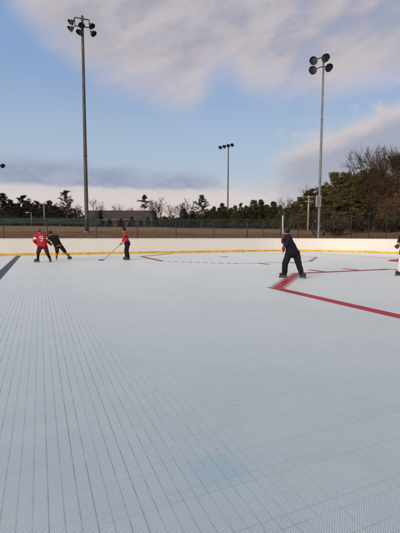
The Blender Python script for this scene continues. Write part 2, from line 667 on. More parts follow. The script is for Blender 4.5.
# ------------------------------------------------------------------ chain-link fences
def fence(name, label, pts, tops, base_fn, group=None, pitch=0.11, mesh_mat='wire', post_r=0.035, mid=True, screen=None, post_mat='blackmetal', wire_r=0.0032):
    root = tag(empty(name, (pts[0][0], pts[0][1], base_fn(*pts[0]))), label, 'fence', group)
    inv = Matrix.Translation(-root.location)

    def ch(o):
        o.parent = root; o.matrix_parent_inverse = inv
        return o
    mesh_mb, rail, low = MB(), MB(), MB()
    for i, p in enumerate(pts):
        zb = base_fn(*p)
        pm = MB()
        pm.tube([(p[0], p[1], zb - 0.15), (p[0], p[1], tops[i])], post_r, 8)
        pm.ellipsoid((p[0], p[1], tops[i] + post_r * 0.4), (post_r * 1.25,) * 3, n=8, h=6)
        ch(pm.build('post', M[post_mat], None, True))
    for i in range(len(pts) - 1):
        a, b = Vector((pts[i][0], pts[i][1], 0)), Vector((pts[i + 1][0], pts[i + 1][1], 0))
        za, zb = base_fn(*pts[i]) + 0.04, base_fn(*pts[i + 1]) + 0.04
        ta, tb = tops[i] - 0.03, tops[i + 1] - 0.03
        d = b - a
        L = d.length
        rail.tube([a + Vector((0, 0, ta)), b + Vector((0, 0, tb))], 0.022, 8)
        if mid:
            low.tube([a + Vector((0, 0, za + 0.02)), b + Vector((0, 0, zb + 0.02))], 0.012, 6)
        h = min(ta - za, tb - zb)
        k = -h
        # straight wires of the diamond mesh
        off = d.normalized().cross(Vector((0, 0, 1))) * (post_r + 0.012)
        while k < L:
            for s in (1, -1):
                x0, x1 = k, k + h
                t0, t1 = 0.0, 1.0
                if x0 < 0: t0 = -x0 / h
                if x1 > L: t1 = (L - x0) / h
                if t1 - t0 < 0.02: continue
                def P(t, s=s):
                    x = x0 + h * t
                    zz = (t if s > 0 else 1 - t)
                    f = x / L
                    return a + d * f + off + Vector((0, 0, (za + (zb - za) * f) * (1 - zz) + (ta + (tb - ta) * f) * zz))
                mesh_mb.tube([P(t0), P(t1)], wire_r, 3, False)
            k += pitch
        if screen:
            f0, f1 = screen
            n2 = d.normalized().cross(Vector((0, 0, 1))) * -(post_r + 0.02)
            sm = MB()
            q = []
            for (pp, z0, z1) in ((a, za, ta), (b, zb, tb)):
                for f in (f0, f1):
                    for o in (0.0, 0.006):
                        q.append(pp + n2 * (1 + o / n2.length) + Vector((0, 0, z0 + (z1 - z0) * f)))
            sm.add(q, [(0, 4, 6, 2), (1, 3, 7, 5), (0, 1, 5, 4), (2, 6, 7, 3), (0, 2, 3, 1), (4, 5, 7, 6)])
            ch(sm.build('windscreen', M['windscreen']))
    ch(mesh_mb.build('wire_mesh', M[mesh_mat]))
    ch(rail.build('top_rail', M[post_mat], None, True))
    if mid: ch(low.build('bottom_wire', M[post_mat], None, True))
    return root


def zterr(x, y):
    return H(x, y)


# near fence just behind the boards, long spans
nf, nt_ = [], []
for px in (-90, -40, 4, 47.5, 96.5, 137.5, 176, 213.5, 247):
    # intersection of the pixel column with the line v = BV + 1.6
    d = ray(px, 235); d.z = 0
    t = (BV + 1.7) / d.dot(V)
    p = d * t
    nf.append((p.x, p.y))
    nt_.append(at(px, 220 - max(0, px - 213.5) * 0.0 if px < 240 else 219.0, p.y).z)
fence('chain_link_fence', 'black chain link fence of wide spans running behind the boards on the left', nf, nt_, zterr, pitch=0.10, wire_r=0.0022)
# taller fence on the right, close posts, further back
rf, rt = [], []
for i, px in enumerate((247.5, 263.5, 280.5, 298, 315.5, 333.5, 351, 368.5, 386, 404, 423, 443, 465)):
    Y = 46.0 - 0.25 * i
    p = at(px, 235, Y)
    rf.append((p.x, p.y))
    rt.append(at(px, 222 if px < 300 else 212.5 - (px - 333) * 0.015, Y).z if px > 300 else at(px, 224.5 - (px - 247) * 0.20, Y).z)
fence('chain_link_fence', 'taller dark fence with closely spaced posts below the trees on the right', rf, rt, zterr, pitch=0.16, wire_r=0.0026)
# ball-field fence hung with a green windscreen, far left
lf, lt = [], []
for i, px in enumerate((-40, -26, -12, 2, 16, 30, 44, 58, 72, 86, 100)):
    Y = 72.0
    p = at(px, 235, Y)
    lf.append((p.x, p.y)); lt.append(at(px, 217.8, Y).z)
fence('ballfield_fence', 'distant fence hung with dark green windscreen in front of the left pine wood', lf, lt, zterr, pitch=0.2, screen=(0.30, 0.97), wire_r=0.005)
mf, mt = [], []
for i, px in enumerate((132, 146, 160, 174, 188, 202, 216, 230, 244, 258, 272, 286, 300)):
    Y = 74.0
    p = at(px, 235, Y)
    mf.append((p.x, p.y)); mt.append(at(px, 219, Y).z)
fence('ballfield_fence', 'distant dark mesh fence in front of the middle row of small conifers', mf, mt, zterr, pitch=0.14, wire_r=0.006)


# ------------------------------------------------------------------ light poles
def flood(parent, pos, aim, size, mount):
    """one floodlight: bell housing > lens, visor, bracket"""
    z = Vector(aim).normalized()
    q = Vector((0, 0, 1)).rotation_difference(z)
    m = Matrix.Translation(pos) @ q.to_matrix().to_4x4()
    s = size
    hb = MB()
    hb.lathe([(0.02 * s, -0.62 * s), (0.15 * s, -0.60 * s), (0.17 * s, -0.42 * s), (0.20 * s, -0.36 * s), (0.33 * s, -0.22 * s), (0.44 * s, -0.06 * s), (0.485 * s, 0.05 * s),
              (0.50 * s, 0.06 * s), (0.50 * s, 0.09 * s), (0.455 * s, 0.09 * s), (0.44 * s, 0.03 * s)], m, 20)
    h = hb.build('floodlight', M['darksteel'], parent, True)
    lb = MB()
    lb.lathe([(0.0005, 0.075 * s), (0.2 * s, 0.07 * s), (0.35 * s, 0.055 * s), (0.445 * s, 0.04 * s)], m, 20)
    lb.build('lens', M['lens'], h, True)
    # half visor over the top of the lens
    vb = MB()
    up = q.inverted() @ Vector((0, 0, 1)); up.z = 0
    a0 = math.atan2(up.y, up.x) if up.length > 1e-4 else 0
    n = 12
    vs = []
    for i in range(n + 1):
        t = a0 + rad(-100 + 200 * i / n)
        for r, zz in ((0.50, 0.085), (0.53, 0.30 - 0.16 * abs(2 * i / n - 1)), (0.515, 0.30 - 0.16 * abs(2 * i / n - 1)), (0.487, 0.085)):
            vs.append(m @ Vector((r * s * math.cos(t), r * s * math.sin(t), zz * s)))
    fs = []
    for i in range(n):
        o, p = 4 * i, 4 * i + 4
        for j in range(4):
            fs.append((o + j, o + (j + 1) % 4, p + (j + 1) % 4, p + j))
    fs += [(0, 1, 2, 3), (4 * n + 3, 4 * n + 2, 4 * n + 1, 4 * n)]
    vb.add(vs, fs)
    vb.build('visor', M['darksteel'], h)
    bb = MB()
    back = Vector(pos) - z * 0.35 * s
    bb.tube([back, (back + Vector(mount)) / 2 + Vector((0, 0, -0.02)), Vector(mount)], 0.032, 8)
    bb.build('bracket', M['darksteel'], h, True)
    return h


def pole_root(name, label, px, py_base, Y, py_top, r0, r1, mat, group):
    b = at(px, py_base, Y)
    g = H(b.x, b.y)
    root = tag(empty(name, (b.x, b.y, g)), label, 'light pole', group)
    zt = at(px, py_top, Y).z - g
    mb = MB()
    n = 12
    mb.tube([(0, 0, -0.3 + (zt + 0.3) * i / n) for i in range(n + 1)], [r0 + (r1 - r0) * i / n for i in range(n + 1)], 16)
    po = mb.build('pole', M[mat], root, True)
    for k in (0.36, 0.68):      # slip joints of the pole sections
        cb = MB()
        rr = r0 + (r1 - r0) * k
        cb.tube([(0, 0, zt * k), (0, 0, zt * k + 0.16)], rr * 1.04, 16)
        cb.build('collar', M[mat], po, True)
    pb = MB()
    pb.tube([(0, 0, -0.05), (0, 0, 0.10)], r0 * 1.9, 16)
    pb.build('base_plate', M['galv'], root)
    return root, zt


def loc_of(root, px, py, Y):
    return at(px, py, Y) - root.location


POLES = 'floodlight poles around the rink and fields'
# left pole, six lamps
Y = 42.0
root, zt = pole_root('floodlight_pole', 'thick dark floodlight pole on the left carrying six lamps on two crossarms', 87, 231.5, Y, 16.0, 0.225, 0.135, 'greysteel', POLES)
ab = MB()
a0, a1 = loc_of(root, 74.6, 17.2, Y - 0.5), loc_of(root, 89.2, 20.0, Y + 0.35)
b0, b1 = loc_of(root, 75.0, 25.8, Y - 0.5), loc_of(root, 89.4, 27.6, Y + 0.35)
ab.tube([a0, a1], 0.055, 8); ab.tube([b0, b1], 0.055, 8)
ab.tube([a0, b0], 0.04, 8); ab.tube([a1, b1], 0.04, 8)
ab.build('crossarm', M['darksteel'], root, True)
for (px, py, dy, aim, mt_) in ((71.2, 22.3, -0.75, (-0.75, -0.3, -0.62), a0), (70.6, 29.0, -0.75, (-0.8, -0.25, -0.55), b0),
                               (81.7, 25.2, -0.45, (0.15, -0.55, -0.75), (a0 + a1) / 2), (79.6, 32.2, -0.45, (-0.35, -0.55, -0.70), (b0 + b1) / 2),
                               (91.6, 26.0, 0.1, (0.72, -0.25, -0.70), a1), (93.2, 33.6, 0.1, (0.75, -0.25, -0.66), b1)):
    flood(root, loc_of(root, px, py, Y + dy), aim, 0.66, mt_)
# right pole, four lamps
Y = 37.0
root, zt = pole_root('floodlight_pole', 'slender grey floodlight pole on the right with four round lamps and a cabinet', 318.3, 238, Y, 56.0, 0.135, 0.085, 'galv', POLES)
ab = MB()
c0, c1 = loc_of(root, 314.5, 60.5, Y - 0.2), loc_of(root, 326, 57.6, Y)
ctr = loc_of(root, 323.6, 57.5, Y)
d0, d1 = loc_of(root, 314.0, 69.8, Y - 0.2), loc_of(root, 328, 66.6, Y)
ab.tube([c0, (c0 + c1) / 2 + Vector((0, 0, 0.12)), c1], 0.045, 8)
ab.build('crossarm', M['darksteel'], root, True)
ab = MB()
ab.tube([d0, (d0 + d1) / 2 + Vector((0, 0, 0.12)), d1], 0.045, 8)
ab.build('crossarm', M['darksteel'], root, True)
for (px, py, aim, mt_) in ((313.8, 60.8, (-0.55, -0.72, -0.42), c0), (325.2, 58.0, (0.05, -0.88, -0.48), c1),
                           (313.2, 70.3, (-0.60, -0.70, -0.40), d0), (328.4, 67.8, (0.22, -0.85, -0.48), d1)):
    flood(root, loc_of(root, px, py, Y - 0.35), aim, 0.74, mt_)
cb = MB()
p0 = loc_of(root, 318.4, 201.3, Y - 0.22)
cb.box(p0, (0.46, 0.22, 1.04))
cbx = cb.build('control_cabinet', M['box'], root)
cb = MB(); cb.box(p0 + Vector((0.0, -0.118, 0)), (0.40, 0.012, 0.96)); cb.build('cabinet_door', M['galv'], cbx)
# middle pole, one crossarm
Y = 96.0
root, zt = pole_root('floodlight_pole', 'distant thin floodlight pole standing by itself near the middle of the treeline', 227.6, 229, Y, 144.0, 0.20, 0.12, 'greysteel', POLES)
e0, e1 = loc_of(root, 220.5, 147.0, Y - 1.2), loc_of(root, 233.2, 144.3, Y + 0.6)
ab = MB(); ab.tube([e0, e1], 0.09, 8); ab.build('crossarm', M['darksteel'], root, True)
for k, (px, py) in enumerate(((220.6, 147.4), (224.6, 146.0), (228.8, 145.2), (232.6, 144.9))):
    mt_ = e0 + (e1 - e0) * (0.04 + 0.31 * k)
    flood(root, mt_ + Vector((-0.15, -0.35, -0.22)), (-0.45, -0.75, -0.5), 0.9, mt_)
cb = MB(); cb.box(loc_of(root, 226.6, 217.6, Y - 0.3), (0.5, 0.3, 1.4)); cb.build('control_cabinet', M['box'], root)
# pole beyond the left edge, only a lamp shows
Y = 78.0
root, zt = pole_root('floodlight_pole', 'floodlight pole outside the left edge with just one dark lamp reaching into view', -8, 229, Y, 163.5, 0.18, 0.12, 'greysteel', POLES)
e0, e1 = loc_of(root, -18, 165.5, Y), loc_of(root, 2.5, 165.0, Y)
ab = MB(); ab.tube([e0, e1], 0.08, 8); ab.build('crossarm', M['darksteel'], root, True)
for k in range(4):
    mt_ = e0 + (e1 - e0) * (0.03 + 0.32 * k)
    flood(root, mt_ + Vector((0.15, -0.2, -0.2)), (0.7, -0.4, -0.4), 0.95, mt_)


# plain service poles
def service_pole(label, px, py_top, Y, r, mat, arm=None):
    b = at(px, 235, Y)
    g = H(b.x, b.y)
    root = tag(empty('utility_pole', (b.x, b.y, g)), label, 'utility pole')
    zt = at(px, py_top, Y).z - g
    mb = MB(); mb.tube([(0, 0, -0.3), (0, 0, zt * 0.5), (0, 0, zt)], [r, r * 0.9, r * 0.75], 12)
    mb.build('pole', M[mat], root, True)
    if arm == 'lamp':
        mb = MB(); mb.tube([(0, 0, zt - 0.15), (-0.3, -0.1, zt + 0.05), (-0.55, -0.15, zt)], 0.035, 8)
        a = mb.build('lamp_arm', M['galv'], root, True)
        mb = MB(); mb.ellipsoid((-0.62, -0.16, zt - 0.02), (0.30, 0.17, 0.10)); mb.build('lamp_head', M['box'], a, True)
    elif arm == 'cross':
        for k, z in enumerate((zt - 0.25, zt - 0.95)):
            mb = MB(); mb.box((0, -r - 0.05, z), (1.3, 0.10, 0.11))
            a = mb.build('crossarm', M['wood'], root)
            for x in (-0.55, -0.2, 0.2, 0.55):
                mb = MB(); mb.tube([(x, -r - 0.05, z + 0.05), (x, -r - 0.05, z + 0.12), (x, -r - 0.05, z + 0.2)], [0.03, 0.05, 0.03], 8)
                mb.build('insulator', M['galv'], a, True)
    elif arm == 'cap':
        mb = MB(); mb.tube([(0, 0, zt), (0, 0, zt + 0.12)], [r * 0.9, r * 0.4], 12); mb.build('cap', M['galv'], root, True)


service_pole('short grey lamp post with a small arm in front of the left pine wood', 32, 212.5, 66, 0.085, 'galv', 'lamp')
service_pole('plain pale grey pole rising between the left pines behind the red player', 45, 203, 68, 0.13, 'galv', 'cap')
service_pole('pale wooden utility pole left of the slender floodlight pole on the right', 307.6, 195.5, 60, 0.14, 'wood', 'cross')


# park bench behind the right fence (dark low shape)
def bench(px, Y):
    b = at(px, 235, Y); g = H(b.x, b.y)
    r = tag(empty('park_bench', (b.x, b.y, g), 0.25), 'low dark park bench on the bank beside the slender floodlight pole', 'bench')
    mb = MB()
    for y in (-0.2, 0.0, 0.2): mb.box((0, y, 0.45), (2.0, 0.15, 0.05))
    mb.build('seat', M['blackmetal'], r)
    mb = MB()
    for z in (0.65, 0.85): mb.box((0, 0.30, z), (2.0, 0.05, 0.14))
    mb.build('backrest', M['blackmetal'], r)
    for x in (-0.8, 0.8):
        mb = MB(); mb.box((x, 0, 0.22), (0.07, 0.5, 0.40)); mb.box((x, 0.345, 0.66), (0.07, 0.035, 0.5)); mb.build('leg', M['blackmetal'], r)


bench(318.5, 52.0)


# ------------------------------------------------------------------ long low building
def building():
    Y = 118.0
    a, b = at(84, 235, Y), at(151.5, 235, Y)
    g = H((a.x + b.x) / 2, Y) - 0.3
    W = b.x - a.x
    D = 13.0
    r = tag(empty('school_building', ((a.x + b.x) / 2, Y + D / 2, g)), 'long low building with a brown roof behind the trees left of the middle', 'building')
    eave = at(120, 219.0, Y).z - g
    ridge = at(120, 211.0, Y + D / 2).z - g
    wall = simple('tan_wall', (0.070, 0.058, 0.050), 0.85, 0.25, 1.5)
    roofm = simple('brown_roof_shingle', (0.032, 0.025, 0.023), 0.9, 0.25, 2.0, bump=0.3)
    trim = simple('pale_fascia', (0.15, 0.125, 0.11), 0.6, 0.1)
    dark = simple('dark_window_glass', (0.02, 0.022, 0.026), 0.15, 0.2)
    mb = MB(); x, y = W / 2, D / 2
    mb.add([(-x, -y, 0), (x, -y, 0), (x, y, 0), (-x, y, 0), (-x, -y, eave), (x, -y, eave), (x, y, eave), (-x, y, eave), (-x, 0, ridge - 0.1), (x, 0, ridge - 0.1)],
           [(0, 1, 5, 4), (2, 3, 7, 6), (1, 2, 6, 9, 5), (3, 0, 4, 8, 7)])
    mb.build('wall', wall, r)
    mb = MB(); o = 0.7
    k = (ridge - eave) / y
    ze = eave - o * k
    for s in (-1, 1):
        vs = [(-x - .5, s * (y + o), ze), (x + .5, s * (y + o), ze), (x + .5, 0, ridge), (-x - .5, 0, ridge),
              (-x - .5, s * (y + o), ze + .18), (x + .5, s * (y + o), ze + .18), (x + .5, 0, ridge + .18), (-x - .5, 0, ridge + .18)]
        mb.add(vs, [(0, 1, 2, 3), (7, 6, 5, 4), (0, 4, 5, 1), (1, 5, 6, 2), (3, 7, 4, 0)])
    rf_ = mb.build('roof', roofm, r)
    mb = MB(); mb.box((0, -y - o - 0.03, ze + 0.06), (W + 1.0, 0.05, 0.26)); mb.build('fascia', trim, rf_)
    n = 8
    for i in range(n):
        wx = -x + W * (i + 0.5) / n
        if i == 4:
            mb = MB(); mb.box((wx, -y - 0.02, 1.1), (1.7, 0.06, 2.2)); mb.build('door', dark, r)
            continue
        mb = MB(); mb.box((wx, -y - 0.015, 1.9), (1.7, 0.07, 1.3)); f = mb.build('window', trim, r)
        mb = MB(); mb.box((wx, -y - 0.04, 1.9), (1.55, 0.05, 1.15)); mb.build('pane', dark, f)


building()


# ------------------------------------------------------------------ trees
rng = np.random.default_rng(11)
LEAF = {}


def leaf_cloud(mb, c, R, n, size, squash=0.6, rnd=rng, elong=2.2):
    """n small leaf-sized faces scattered through an ellipsoid clump"""
    d = rnd.normal(size=(n, 3))
    d /= np.linalg.norm(d, axis=1)[:, None] + 1e-9
    rr = R * rnd.random(n) ** 0.45
    pos = np.array(c) + d * rr[:, None] * np.array([1, 1, squash])
    ax = rnd.normal(size=(n, 3)) + d * 0.8
    ax /= np.linalg.norm(ax, axis=1)[:, None] + 1e-9
    bx = np.cross(ax, rnd.normal(size=(n, 3)))
    bx /= np.linalg.norm(bx, axis=1)[:, None] + 1e-9
    sz = size * (0.6 + 0.8 * rnd.random(n))
    a = ax * (sz * elong * 0.5)[:, None]
    b = bx * (sz * 0.5)[:, None]
    k = len(mb.v)
    q = np.stack([pos - a, pos + b * 0.8, pos + a, pos - b * 0.8], 1).reshape(-1, 3)
    mb.v += [tuple(p) for p in q.tolist()]
    mb.f += [(k + 4 * i, k + 4 * i + 1, k + 4 * i + 2, k + 4 * i + 3) for i in range(n)]


def wob(rnd, s):
    return Vector(tuple((rnd.random(3) - 0.5) * 2 * s))


def pine_meshes(seed, bare=0.45, width=0.22, flat=True, dens=1.0, whorls=15, lean=0.02, leaf=0.017, low=None):
    """unit-height pitch pine: bent trunk, up-swept limbs, needle tufts at the limb ends"""
    r = np.random.default_rng(seed)
    tr, cr = MB(), MB()
    pts = []
    x = y = 0
    for i in range(9):
        pts.append(Vector((x, y, i / 8 * 0.97)))
        x += (r.random() - 0.5) * lean; y += (r.random() - 0.5) * lean
    tr.tube(pts, [0.018 * (1 - 0.85 * i / 8) for i in range(9)], 7)

    def axis(h):
        f = min(h / 0.97 * 8, 7.999); i = int(f)
        return pts[i].lerp(pts[i + 1], f - i)
    for w in range(whorls):
        h = bare + (0.96 - bare) * (w / (whorls - 1)) ** 0.9
        env = width * (1 - ((h - bare) / (1 - bare)) ** (1.8 if flat else 1.0)) * (0.6 + 0.8 * r.random()) + 0.02
        if low is not None: env *= low(h)
        for j in range(int(2 + r.integers(0, 3))):
            t = r.random() * 2 * math.pi
            L = env * (0.55 + 0.6 * r.random())
            d = Vector((math.cos(t), math.sin(t), 0.12 + 0.35 * r.random()))
            a = axis(h)
            m_ = a + d * L * 0.5 + wob(r, 0.008)
            e = a + d * L + Vector((0, 0, 0.02)) + wob(r, 0.01)
            tr.tube([a, m_, e], [0.0055, 0.0035, 0.0018], 4, False)
            for q, s in ((e, 1.0), (m_.lerp(e, 0.45), 0.75), (m_ + wob(r, 0.02), 0.55)):
                if r.random() < 0.9:
                    leaf_cloud(cr, tuple(q + wob(r, 0.012)), (0.030 + 0.022 * r.random()) * s + 0.006, int(26 * s * dens), leaf, 0.6, r)
    leaf_cloud(cr, tuple(axis(0.955)), 0.035, int(34 * dens), leaf, 0.9, r)
    return tr.mesh('pine_trunk'), cr.mesh('pine_crown')


def cedar_meshes(seed, width=0.26, dens=1.0, leaf=0.026):
    """dense conifer clothed to the ground, ragged cone"""
    r = np.random.default_rng(seed)
    tr, cr = MB(), MB()
    tr.tube([(0, 0, 0), (0.01, 0, 0.5), (0, 0.005, 0.97)], [0.022, 0.013, 0.003], 7)
    n = int(120 * dens)
    for i in range(n):
        h = 0.04 + 0.94 * r.random() ** 0.85
        R = width * (1 - h) ** 0.75 * (0.75 + 0.5 * r.random()) + 0.012
        t = r.random() * 2 * math.pi
        f = 0.45 + 0.6 * r.random()
        p = Vector((math.cos(t) * R * f, math.sin(t) * R * f, h + 0.03 * f))
        tr.tube([(0, 0, h - 0.02), tuple(p)], [0.003, 0.0015], 3, False)
        leaf_cloud(cr, tuple(p), 0.035 + 0.03 * r.random(), 24, leaf, 0.75, r)
    leaf_cloud(cr, (0, 0.003, 0.96), 0.03, 20, leaf, 1.4, r)
    return tr.mesh('conifer_trunk'), cr.mesh('conifer_crown')


def bare_meshes(seed, spread=0.55, levels=5, first=0.28, r0=0.016, twig=0.0011):
    """leafless tree: trunk + limbs, and a crown of fine branches"""
    r = np.random.default_rng(seed)
    tr, cr = MB(), MB()

    def grow(p, d, L, rr, lv):
        seg = 3
        pts, rs = [p], [rr]
        q, dd = p.copy(), d.copy()
        for i in range(seg):
            dd = (dd + wob(r, 0.16) + Vector((0, 0, 0.05))).normalized()
            q = q + dd * (L / seg)
            pts.append(q.copy()); rs.append(max(rr * (1 - 0.35 * (i + 1) / seg), twig))
        (tr if lv <= 1 else cr).tube(pts, rs, 6 if lv <= 1 else 3, False)
        if lv >= levels: return
        k = 3 if lv < 2 else int(2 + r.integers(0, 2))
        for j in range(k + (1 if lv == 0 else 0)):
            f = (0.55 + 0.45 * r.random()) if lv else (0.6 + 0.4 * j / k)
            i = min(int(f * seg), seg - 1)
            s = pts[i].lerp(pts[i + 1], f * seg - i)
            side = dd.orthogonal().normalized()
            side = Quaternion(dd, r.random() * 2 * math.pi) @ side
            nd = (dd + side * spread * (0.7 + 0.7 * r.random()) + Vector((0, 0, 0.08))).normalized()
            grow(s, nd, L * (0.62 + 0.22 * r.random()), max(rr * 0.58, twig), lv + 1)
        for j in range(2 if lv >= 2 else 0):
            f = 0.2 + 0.6 * r.random(); i = min(int(f * seg), seg - 1)
            s = pts[i].lerp(pts[i + 1], f * seg - i)
            nd = (dd + wob(r, 0.9)).normalized()
            cr.tube([s, s + nd * L * 0.35, s + nd * L * 0.6 + wob(r, 0.01)], [twig * 1.2, twig, twig * 0.7], 3, False)
    grow(Vector((0, 0, -0.01)), Vector((0, 0, 1)), first, r0, 0)
    top = max(v[2] for m_ in (tr, cr) for v in m_.v)
    for m_ in (tr, cr):
        m_.v = [(a / top, b / top, c / top) for a, b, c in m_.v]
    return tr.mesh('bare_trunk'), cr.mesh('bare_branches')


def oak_meshes(seed, dens=1.0, leaf=0.02):
    """oak keeping its dry russet leaves"""
    r = np.random.default_rng(seed)
    tr, cr = MB(), MB()
    ends = []

    def grow(p, d, L, rr, lv):
        q = p + d * L * 0.5 + wob(r, 0.012)
        e = q + (d + wob(r, 0.18)).normalized() * L * 0.5
        tr.tube([p, q, e], [rr, rr * 0.85, rr * 0.65], 6 if lv < 2 else 3, False)
        if lv >= 2: ends.append(e); ends.append(q)
        if lv >= 4: return
        for j in range(3 + (lv == 0)):
            s = Quaternion(d, 2 * math.pi * (j + r.random() * 0.6) / (3 + (lv == 0))) @ d.orthogonal().normalized()
            nd = (d * 0.8 + s * (0.6 + 0.4 * r.random()) + Vector((0, 0, 0.10))).normalized()
            grow(q.lerp(e, 0.3 + 0.7 * r.random()), nd, L * (0.62 + 0.16 * r.random()), rr * 0.6, lv + 1)
    grow(Vector((0, 0, -0.01)), Vector((0, 0, 1)), 0.34, 0.022, 0)
    for e in ends:
        if e.z > 0.16 and r.random() < 0.92:
            leaf_cloud(cr, tuple(e), 0.05 + 0.03 * r.random(), int(9 * dens), leaf, 0.8, r, 1.5)
    top = max(v[2] for v in cr.v)
    for m_ in (tr, cr):
        m_.v = [(a / top, b / top, c / top) for a, b, c in m_.v]
    return tr.mesh('oak_trunk'), cr.mesh('oak_crown')


def shrub_meshes(seed):
    r = np.random.default_rng(seed)
    tr, cr = MB(), MB()
    for i in range(9):
        t = r.random() * 2 * math.pi; s = 0.2 + 0.45 * r.random(); h = 0.55 + 0.4 * r.random()
        e = Vector((math.cos(t) * s, math.sin(t) * s, h))
        tr.tube([(0, 0, -0.02), tuple(e * 0.5 + wob(r, 0.05)), tuple(e)], [0.02, 0.013, 0.006], 4, False)
        for k in range(4):
            p = e * (0.35 + 0.65 * r.random()) + wob(r, 0.12)
            leaf_cloud(cr, (p.x, p.y, max(0.08, p.z)), 0.2, 28, 0.075, 0.8, r, 1.6)
    return tr.mesh('shrub_stem'), cr.mesh('shrub_crown')


KIND = {}
KIND['pine'] = [pine_meshes(100 + i, bare=(0.22, 0.30, 0.16, 0.26)[i], width=(0.25, 0.22, 0.28, 0.24)[i], dens=1.7, whorls=24, leaf=0.0135) for i in range(4)]
KIND['lone'] = [pine_meshes(207, bare=0.40, width=0.27, dens=1.0, whorls=13, lean=0.03)]
KIND['gappy'] = [pine_meshes(311, bare=0.60, width=0.16, dens=1.0, whorls=7, lean=0.07, leaf=0.02)]
KIND['cedar'] = [cedar_meshes(400 + i, (0.24, 0.32, 0.28)[i], 1.2) for i in range(3)]
KIND['bare'] = [bare_meshes(500 + i, (0.55, 0.7, 0.5, 0.62)[i]) for i in range(4)]
KIND['bigbare'] = [bare_meshes(551, 0.62, 6, 0.26, 0.0105, 0.0007), bare_meshes(553, 0.55, 6, 0.24, 0.0105, 0.0007)]
KIND['oak'] = [oak_meshes(600 + i, 1.9, 0.0105) for i in range(3)]
KIND['shrub'] = [shrub_meshes(700 + i) for i in range(3)]
NAMES = {'pine': ('pine_tree', 'pine tree'), 'lone': ('pine_tree', 'pine tree'), 'gappy': ('pine_tree', 'pine tree'), 'cedar': ('conifer_tree', 'conifer'),
         'bare': ('bare_tree', 'bare tree'), 'bigbare': ('bare_tree', 'bare tree'), 'oak': ('oak_tree', 'oak tree'), 'shrub': ('shrub', 'shrub')}
trnd = random.Random(5)


def tree(kind, px, top, Y, wid, mat, label, group=None, bark='bark', drop=0.0):
    b = at(px, 235, Y)
    g = H(b.x, b.y) - drop
    h = at(px, top, Y).z - g
    tm, cm = trnd.choice(KIND[kind])
    root = tag(empty(NAMES[kind][0], (b.x, b.y, g), trnd.random() * 6.28), label, NAMES[kind][1], group)
    if kind == 'bigbare':       # spread the crown in depth rather than to one side
        co = [v.co for v in cm.vertices]
        ox = sum(c.x for c in co) / len(co); oy = sum(c.y for c in co) / len(co)
        root.rotation_euler.z = math.pi / 2 - math.atan2(oy, ox)
    root.scale = (h * wid, h * wid, h)
    for nm, me, mt_ in (('trunk', tm, M[bark]), ('crown', cm, M[mat])):
        o = bpy.data.objects.new(nm, me)
        COL.objects.link(o)
        if not me.materials: me.materials.append(mt_)
        o.parent = root
        o.material_slots[0].link = 'OBJECT'
        o.material_slots[0].material = mt_
    return root


GW = 'pines of the dark wood at the far left'
WL = 'dark pine among the overlapping crowns of the far left wood'
for (px, tp, Y, w) in ((-30, 199, 100, 1.1), (-14, 196, 104, 1.1), (13, 200, 100, 1.2), (19, 203, 96, 1.1), (37, 201, 106, 1.2), (43, 204, 98, 1.1), (55, 206, 108, 1.1),
                       (8, 206, 92, 1.3), (33, 208, 92, 1.3), (61, 211, 96, 1.3), (-4, 203, 112, 1.4), (6, 202, 113, 1.4), (17, 204, 112, 1.4), (29, 202, 114, 1.4), (36, 206, 112, 1.4), (46, 205, 113, 1.4), (53, 206, 114, 1.4), (59, 207, 112, 1.4), (76, 214, 110, 1.4)):
    tree('pine', px, tp, Y, w, 'darkpine', WL, GW)
tree('pine', 3, 193.5, 97, 1.25, 'darkpine', 'tallest dark pine at the left edge of the photo')
tree('pine', 25, 195.5, 99, 1.45, 'darkpine', 'broad round-topped dark pine left of the small lamp post')
tree('pine', 50.5, 201, 97, 1.3, 'darkpine', 'dark pine just right of the plain pale grey pole')
tree('lone', 68, 190.5, 90, 1.0, 'darkpine', 'tall open-crowned pine standing clear left of the thick floodlight pole', None)
tree('bare', 78, 204, 92, 1.0, 'scrub', 'small bare tree beside the tall open-crowned pine', None, 'greybark')
tree('bare', 94, 197, 100, 1.0, 'scrub', 'leafless tree showing just right of the thick floodlight pole', None, 'greybark')
tree('cedar', 101, 211, 96, 1.0, 'darkpine', 'small dark conifer before the left end of the brown-roofed building')
tree('cedar', 84, 216, 96, 1.2, 'darkpine', 'low dark conifer tucked behind the base of the thick floodlight pole')
for (px, tp) in ((110, 219), (121, 218.5), (132, 217), (141, 219), (148, 217)):
    tree('cedar', px, tp, 98, 1.5, 'darkpine', 'low dark conifer in the row before the brown-roofed building', 'low conifers before the building')
tree('bare', 119, 203, 128, 1.0, 'scrub', 'bare treetop rising behind the middle of the brown roof', None, 'greybark')
tree('bare', 131, 206, 130, 1.2, 'scrub', 'wide bare treetop low behind the right part of the brown roof', None, 'greybark')
tree('gappy', 144, 195.5, 98, 1.0, 'darkpine', 'thin leaning pine with a few separate tufts by the right end of the building')
tree('bare', 153, 199, 98, 1.3, 'scrub', 'bushy bare tree right of the thin leaning pine', None, 'greybark')
tree('bare', 161, 196.5, 100, 1.3, 'scrub', 'taller bare tree in the middle of the gap between building and conifers', None, 'greybark')
tree('bare', 169, 203, 96, 1.2, 'scrub', 'short bare tree left of the small dark conifer', None, 'greybark')
tree('bare', 179, 200, 104, 0.9, 'scrub', 'slim bare tree behind the small dark conifer, to its left', None, 'greybark')
tree('bare', 187, 197.5, 104, 0.9, 'scrub', 'slim bare tree behind the small dark conifer, to its right', None, 'greybark')
tree('cedar', 184, 209, 92, 1.25, 'darkpine', 'small dark pointed conifer standing by itself left of the flat-topped pine')
tree('pine', 201.5, 195.5, 90, 1.05, 'pine', 'tall flat-topped pine left of the middle floodlight pole')
